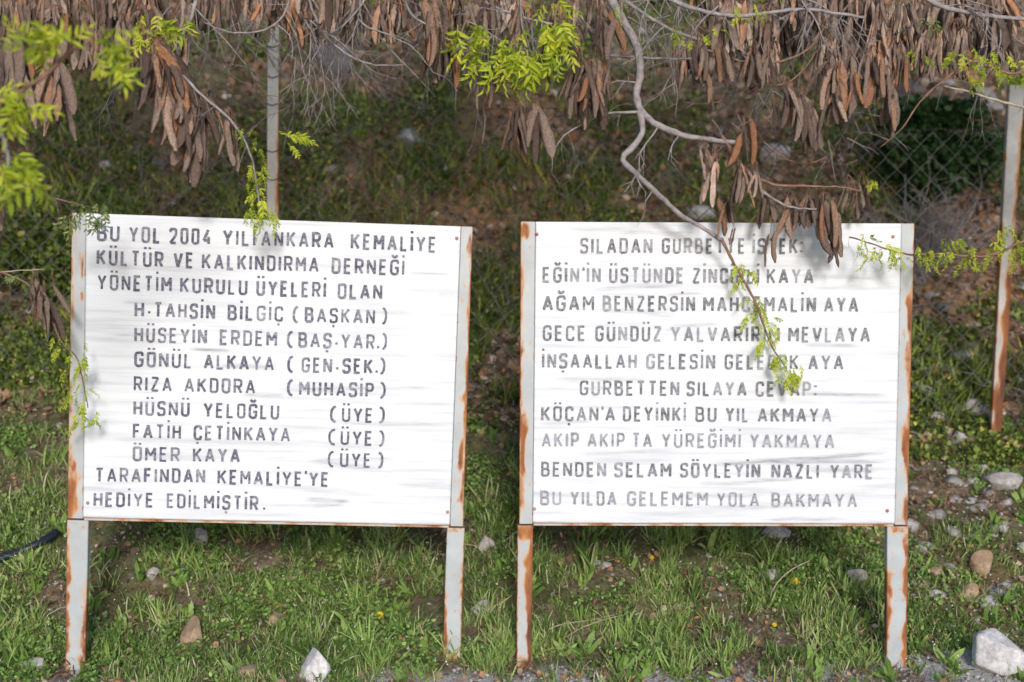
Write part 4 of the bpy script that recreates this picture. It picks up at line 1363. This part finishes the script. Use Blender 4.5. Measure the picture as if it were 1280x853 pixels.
# visible pod bunches first: (px, top y, Y, number, length px, spread px)
for c in [(14, 45, 5.45, 6, 105, 12), (28, 60, 5.5, 5, 95, 8), (62, 70, 5.5, 5, 95, 9), (70, 20, 5.55, 8, 60, 18), (38, 5, 5.6, 6, 60, 14), (100, 15, 5.6, 8, 60, 14), (125, 30, 5.6, 7, 60, 10), (152, 30, 5.6, 6, 62, 8), (108, 60, 5.55, 3, 40, 6), (126, 60, 5.55, 3, 40, 6),
          (190, 42, 5.55, 10, 80, 10), (202, 60, 5.55, 8, 88, 8), (215, 105, 5.6, 8, 80, 9), (232, 115, 5.6, 9, 75, 9), (243, 130, 5.62, 6, 96, 5), (255, 125, 5.62, 6, 60, 6), (286, 148, 5.65, 4, 55, 4), (33, 158, 5.5, 3, 32, 4), (62, 105, 5.5, 3, 70, 5),
          (2, 215, 5.4, 4, 75, 6), (44, 350, 5.72, 4, 55, 5), (55, 365, 5.72, 3, 60, 4), (65, 352, 5.74, 2, 40, 3),
          (405, -18, 5.6, 5, 45, 9), (175, 5, 5.7, 8, 55, 12), (235, -10, 5.7, 7, 50, 12), (120, -15, 5.7, 8, 55, 16), (450, -15, 5.75, 4, 40, 7), (510, -10, 5.75, 5, 45, 9), (345, -20, 5.75, 4, 40, 8), (295, -15, 5.75, 4, 42, 9),
          (548, 35, 5.6, 7, 70, 7), (560, 55, 5.62, 5, 52, 6), (540, 0, 5.7, 7, 60, 10)]:
    TL.cluster(*c)
for c in [(598, 106, 5.6, 1, 31, 1), (614, 105, 5.6, 1, 32, 1), (604, 137, 5.6, 1, 42, 1), (645, 136, 5.6, 8, 62, 7), (672, 133, 5.6, 5, 66, 5), (722, 70, 5.6, 9, 60, 8), (738, 88, 5.6, 9, 66, 8), (730, 110, 5.62, 5, 46, 6), (752, 20, 5.6, 6, 50, 8), (745, 75, 5.65, 6, 55, 8),
          (597, 0, 5.65, 8, 50, 14), (650, 10, 5.65, 6, 50, 14), (700, 20, 5.7, 7, 60, 12), (757, 85, 5.65, 3, 40, 5),
          (873, 55, 5.6, 7, 48, 8), (884, 90, 5.6, 3, 46, 4), (900, 60, 5.62, 3, 45, 5), (940, 62, 5.6, 4, 42, 6), (960, 70, 5.6, 4, 40, 6),
          (985, 110, 5.62, 6, 52, 8), (1003, 120, 5.62, 6, 66, 7), (1016, 140, 5.62, 2, 48, 3), (965, 130, 5.62, 4, 34, 5), (930, 160, 5.6, 3, 50, 4), (940, 140, 5.6, 1, 58, 1),
          (1050, 90, 5.6, 8, 75, 9), (1062, 75, 5.6, 8, 70, 9), (1040, 80, 5.62, 6, 60, 8), (1090, 70, 5.62, 9, 62, 10), (1110, 95, 5.62, 6, 55, 8), (1115, 110, 5.6, 4, 52, 5), (1125, 70, 5.62, 6, 40, 8),
          (905, 246, 5.82, 3, 46, 7), (918, 281, 5.84, 2, 23, 5), (960, 236, 5.82, 4, 47, 6), (968, 286, 5.85, 2, 42, 6), (991, 248, 5.82, 3, 49, 6), (1010, 246, 5.83, 4, 47, 7), (1030, 254, 5.82, 6, 56, 8), (1044, 261, 5.82, 5, 54, 7), (1040, 296, 5.86, 2, 35, 6), (1060, 232, 5.85, 4, 37, 9), (1076, 228, 5.85, 3, 32, 7), (1020, 241, 5.85, 3, 38, 7),
          (880, 188, 5.7, 4, 50, 6), (895, 195, 5.7, 4, 60, 6), (925, 205, 5.7, 4, 55, 5), (945, 215, 5.7, 4, 35, 5)]:
    TR.cluster(*c)
for i in range(40):
    TR.cluster(random.uniform(860, 1260), random.uniform(-25, 50), random.uniform(5.7, 6.3), random.randint(5, 10), random.uniform(45, 62), 16)
for i in range(20):
    TR.cluster(random.uniform(960, 1240), random.uniform(-20, 50), random.uniform(5.9, 6.8), random.randint(7, 12), random.uniform(40, 55), 20)
for i in range(10):
    TR.cluster(random.uniform(560, 780), random.uniform(-30, 15), random.uniform(5.8, 6.6), 8, 48, 16)
for i in range(16):
    TL.cluster(random.uniform(0, 260), random.uniform(-30, 25), random.uniform(5.8, 6.5), 9, 52, 18)
for i in range(20):
    TL.cluster(random.uniform(250, 570), random.uniform(-40, 12), random.uniform(5.8, 6.5), 6, 45, 18)


def spray(tree, px, py, Y, n, sx, sy, size, kind, dirv=(0, -.3, -1), js=.7):
    for i in range(n):
        p = at(px + random.uniform(-sx, sx), py + random.uniform(-sy, sy), Y + random.uniform(-.05, .05))
        d = Vector(dirv) + Vector((random.uniform(-1, 1), random.uniform(-1, 1), random.uniform(-1, 1))) * js
        tree.leaf(p, d, size * random.uniform(.7, 1.2), kind)


spray(TR, 640, 55, 5.52, 26, 60, 30, .10, 'big')
spray(TR, 655, 70, 5.5, 10, 30, 22, .115, 'big', js=.4)
spray(TR, 695, 55, 5.5, 9, 18, 28, .10, 'big', js=.4)
spray(TR, 585, 45, 5.52, 7, 14, 20, .09, 'big')
spray(TR, 685, 5, 5.55, 6, 25, 15, .08, 'big')
spray(TL, 58, 45, 4.24, 12, 24, 18, .10, 'big', (.3, -.2, -.2), .8)
spray(TL, 128, 60, 4.24, 11, 20, 14, .10, 'big', (.5, 0, -.5), .6)
spray(TL, 18, 122, 4.26, 12, 22, 20, .10, 'big', (.2, 0, -.5), .8)
spray(TL, 16, 208, 4.26, 15, 24, 26, .10, 'big', (0, 0, -.7), .6)
spray(TL, 205, 30, 5.55, 16, 28, 16, .085, 'big')
spray(TL, 318, 235, 5.7, 22, 11, 55, .06, 'small', (0, -.2, -1), .6)
spray(TL, 328, 262, 5.72, 8, 14, 18, .075, 'small', (0, -.2, -1), .5)
spray(TL, 310, 165, 5.65, 6, 16, 22, .06, 'small')
spray(TL, 358, 172, 5.65, 7, 20, 12, .065, 'small', (.6, 0, -.4), .6)
spray(TL, 108, 262, 5.55, 22, 28, 13, .06, 'dull')
spray(TL, 97, 470, 5.78, 22, 14, 45, .062, 'small')
spray(TL, 108, 520, 5.8, 12, 16, 18, .06, 'small')
spray(TL, 65, 430, 5.76, 5, 20, 12, .05, 'small')
spray(TL, 25, 350, 5.7, 5, 22, 14, .045, 'dull')
for (x, y) in [(918, 325), (925, 345), (938, 370), (948, 380), (940, 395), (958, 400), (955, 425), (972, 440), (965, 450), (985, 455), (990, 462), (980, 470), (930, 340), (968, 418)]:
    spray(TR, x, y, 5.9, 4, 10, 8, .06, 'small')
spray(TR, 988, 464, 5.91, 8, 6, 6, .065, 'small')
for (x, y) in [(1075, 300), (1090, 312), (1105, 315), (1120, 318), (1155, 315), (1170, 322), (1185, 318), (1205, 322), (1225, 315), (1240, 305), (1262, 308), (1275, 318), (1250, 290), (1190, 305)]:
    spray(TR, x, y, 5.83, 5, 12, 10, .065, 'small')
spray(TR, 1235, 75, 5.45, 20, 40, 18, .07, 'small')
spray(TR, 1265, 85, 5.45, 5, 20, 14, .07, 'small')
spray(TR, 1150, 65, 5.5, 4, 12, 10, .06, 'small')
spray(TR, 940, 12, 5.55, 7, 22, 12, .06, 'small')
spray(TR, 870, 45, 5.6, 9, 26, 14, .055, 'small')
spray(TR, 832, 40, 5.6, 6, 16, 16, .05, 'dull')
spray(TR, 1090, 230, 5.7, 4, 10, 8, .05, 'small')
spray(TR, 1150, 25, 5.6, 5, 30, 10, .05, 'dull')
spray(TR, 780, 10, 5.6, 4, 14, 10, .05, 'small')

TL.finish((-4.2, .2, 5.5, 7.8, 1.7), 4200, 1300, 200)
TR.finish((-.6, 4.2, 5.5, 7.8, 1.7), 4600, 1900, 210)


# ------------------------------------------------------------------ shrubs on the slope
def shrub(px, py, wpx, hpx, Y, label, mat, n, leafsize, temps, stems=7, smat=M_BARK_BROWN, name='shrub'):
    p = at(px, py, Y)
    z0 = hz(p.x, p.y)
    r = wpx / FPX * Y / 2; hh = hpx / FPX * Y
    zc = max(p.z, z0 + hh * .3)
    root = empty(name, (p.x, p.y, z0), label, 'shrub', 'shrubs on the slope behind the fence')
    b = Buf()
    for i in range(stems):
        walk(b, (random.uniform(-.04, .04), random.uniform(-.04, .04), -.03), (random.uniform(-1, 1) * r / hh, random.uniform(-.6, .6), 1), (zc - z0 + hh * .45), .009, 3, -.05, 4, .35, .05)
    b.build('stem', smat, root)
    if n:
        q = RNG.normal(size=(n, 3)); q /= np.linalg.norm(q, axis=1, keepdims=True)
        q *= (RNG.random(n) ** .6)[:, None] * (.25 + 1.3 * fbm(q[:, 0] * 2.2 + 5, q[:, 2] * 2.2 + q[:, 1], int(px), 2))[:, None]
        P = q * np.array([r, r * .8, hh / 2]) + np.array([0, 0, zc - z0])
        o = scatter('foliage', temps, P, frames(q + RNG.normal(size=(n, 3)) * .8), leafsize * (.6 + .8 * RNG.random(n)), mat, RNG.random(n), root)
    return root


shrub(1172, 178, 135, 120, 9.9, 'dark green rounded bush on the slope left of the leaning post', M_CONIFER, 16000, .05, LEAVES)
shrub(1150, 275, 190, 70, 9.3, 'leafless grey brown bush above the right board corner', M_LITTER, 0, .05, LEAVES, 42, M_BARK, 'dead_shrub')
shrub(860, 20, 150, 70, 12.2, 'green bush high on the slope behind the crooked grey branch', M_WEED, 4000, .055, LEAVES)
shrub(55, 320, 150, 120, 8.9, 'green weedy bush, darkened in colour for dim light, left of the left board', M_DIMMED_WEED, 5000, .04, LEAVES)
# dead brambles standing on the upper slope
b = Buf()
x, y = in_view(760, 8.9, 12.4, .9)
for i in range(len(x)):
    if .16 * y[i] < x[i] < .3 * y[i] and y[i] < 10: continue
    if abs(x[i] - cen.x) < .7 and abs(y[i] - cen.y) < .9: continue
    walk(b, (x[i], y[i], hz(x[i], y[i]) - .02), (random.uniform(-.9, .9), random.uniform(-.6, .3), random.uniform(.3, 1)), random.uniform(.2, .7), .005, 2, .05, 3, .4, .06)
tag(b.build('brambles', M_BARK_BROWN), 'brown leafless brambles standing over the upper slope', 'brambles', kind='stuff')
# fallen twigs over the slope
b = Buf()
x, y = in_view(520, 7.9, 12, .9)
for i in range(len(x)):
    walk(b, (x[i], y[i], hz(x[i], y[i]) + .03), (random.uniform(-1, 1), random.uniform(-.4, .4), random.uniform(-.1, .5)), random.uniform(.15, .6), .0045, 1, 0, 3, .3, .05)
tag(b.build('brushwood', M_DEADTWIG), 'fallen grey twigs lying over the slope behind the fence', 'brushwood', kind='stuff')


# ------------------------------------------------------------------ small things
def flower(px, py, size, label):
    p = ground_at(px, py + 6)
    g0 = Vector((p.x, p.y, hz(p.x, p.y)))
    root = empty('yellow_flower', g0, label, 'flower', 'yellow flowers in the grass')
    top = at(px, py, p.y) - g0
    if top.z < .03: top.z = .03
    b = Buf(); b.tube([(0, 0, -.01), (top.x * .4, -.004, top.z * .5), tuple(top)], .0016, 4)
    b.build('stem', M_WEED, root)
    s = size / FPX * p.y / 2
    V = []; Fc = []
    n = 12
    for ring, (k, lift) in enumerate(((1, 0), (.65, .25))):
        for i in range(n):
            a = 2 * math.pi * (i + .5 * ring) / n; c = Vector((math.cos(a), math.sin(a), 0)); t = Vector((-c.y, c.x, 0))
            b0 = len(V)
            for q in (c * .1, c * .6 * k + t * .17 + Vector((0, 0, .1 + lift)), c * k + t * .08 + Vector((0, 0, .1 + lift)), c * k - t * .08 + Vector((0, 0, .1 + lift)), c * .6 * k - t * .17 + Vector((0, 0, .1 + lift))):
                V.append(q * s)
            Fc.append(tuple(range(b0, b0 + 5)))
    R3 = Euler((math.radians(random.uniform(35, 70)), 0, random.uniform(-.5, .5))).to_matrix()
    V = [top + R3 @ v for v in V]
    link('blossom', py_mesh('blossom', V, Fc, M_PETAL, {'rnd': [.5] * len(V)}), root)


for f in [(475, 773, 11, 'yellow flower in the grass left of the left board right leg'), (993, 731, 14, 'largest yellow flower in the grass under the right board'),
          (968, 784, 7, 'small yellow flower low in the grass under the right board'), (603, 379, 8, 'yellow flower highest in the gap between the boards'),
          (610, 388, 10, 'yellow flower right of the cluster in the gap between the boards'), (604, 393, 7, 'small yellow flower lower in the gap between the boards'), (592, 407, 8, 'yellow flower against the rusty edge of the left board'),
          (1165, 478, 8, 'yellow flower beside the lower right board edge by the fence'), (64, 355, 9, 'left yellow flower of a pair beside the left board'), (76, 359, 7, 'right yellow flower of a pair beside the left board'),
          (38, 406, 7, 'yellow flower below the pair at the left edge'), (815, 700, 6, 'small yellow flower just under the right board')]:
    flower(*f)


def stalk(pix, r0, r1, mat, name, label, cat, lift=.0):
    pts = []
    for (px, py) in pix:
        p = ground_at(px, py)
        pts.append(p + Vector((0, 0, lift)))
    c = pts[0].copy()
    q = spline(pts, .03)
    b = Buf(); b.tube([v - c for v in q], [r0 + (r1 - r0) * i / (len(q) - 1) for i in range(len(q))], 8)
    o = b.build(name, mat); o.location = c
    tag(o, label, cat)


def stalk_y(pix, r0, r1, mat, name, label, cat):
    pts = [at(*p) for p in pix]
    c = pts[0].copy(); q = spline(pts, .02)
    b = Buf(); b.tube([v - c for v in q], [r0 + (r1 - r0) * i / (len(q) - 1) for i in range(len(q))], 6)
    o = b.build(name, mat); o.location = c
    tag(o, label, cat)


stalk([(-30, 726), (0, 712), (25, 703), (50, 692), (72, 678)], .021, .021, M_PIPE, 'plastic_pipe', 'blue black plastic pipe lying in the grass at the left edge', 'pipe', .05)


def ray_ground(px, py, lift=0):
    p = ground_at(px, py); return (px, py, p.y - .05)


a = ground_at(668, 800).y
stalk_y([(666, 802, a), (690, 785, a), (712, 779, a + .05), (745, 774, a + .1), (778, 766, a + .15)], .003, .0018, M_STRAW, 'dry_stalk', 'dry pale stalk lying right of the rusty inner leg', 'dry stalk')
a = ground_at(705, 800).y
stalk_y([(703, 800, a), (725, 786, a), (752, 776, a + .03), (782, 768, a + .06)], .0022, .0015, M_STRAW, 'dry_stalk', 'thin bent straw crossing behind the longer dry stalk', 'dry stalk')
a = ground_at(962, 748).y
stalk_y([(962, 748, a), (972, 728, a - .02), (990, 712, a), (1012, 701, a + .03)], .0035, .0025, M_STRAW, 'dry_stick', 'pale dry stick leaning in the grass under the right board', 'stick')
a = ground_at(600, 690).y
stalk_y([(578, 680, a), (605, 683, a), (630, 676, a), (652, 660, a)], .0028, .0022, M_STRAW, 'bent_stem', 'brown bent stem arching between the two boards', 'stem')
a = ground_at(440, 795).y
stalk_y([(435, 797, a), (441, 787, a), (448, 778, a)], .004, .0025, M_WHITEPETAL, 'pale_chip', 'pale splinter standing in the grass under the left board', 'splinter')
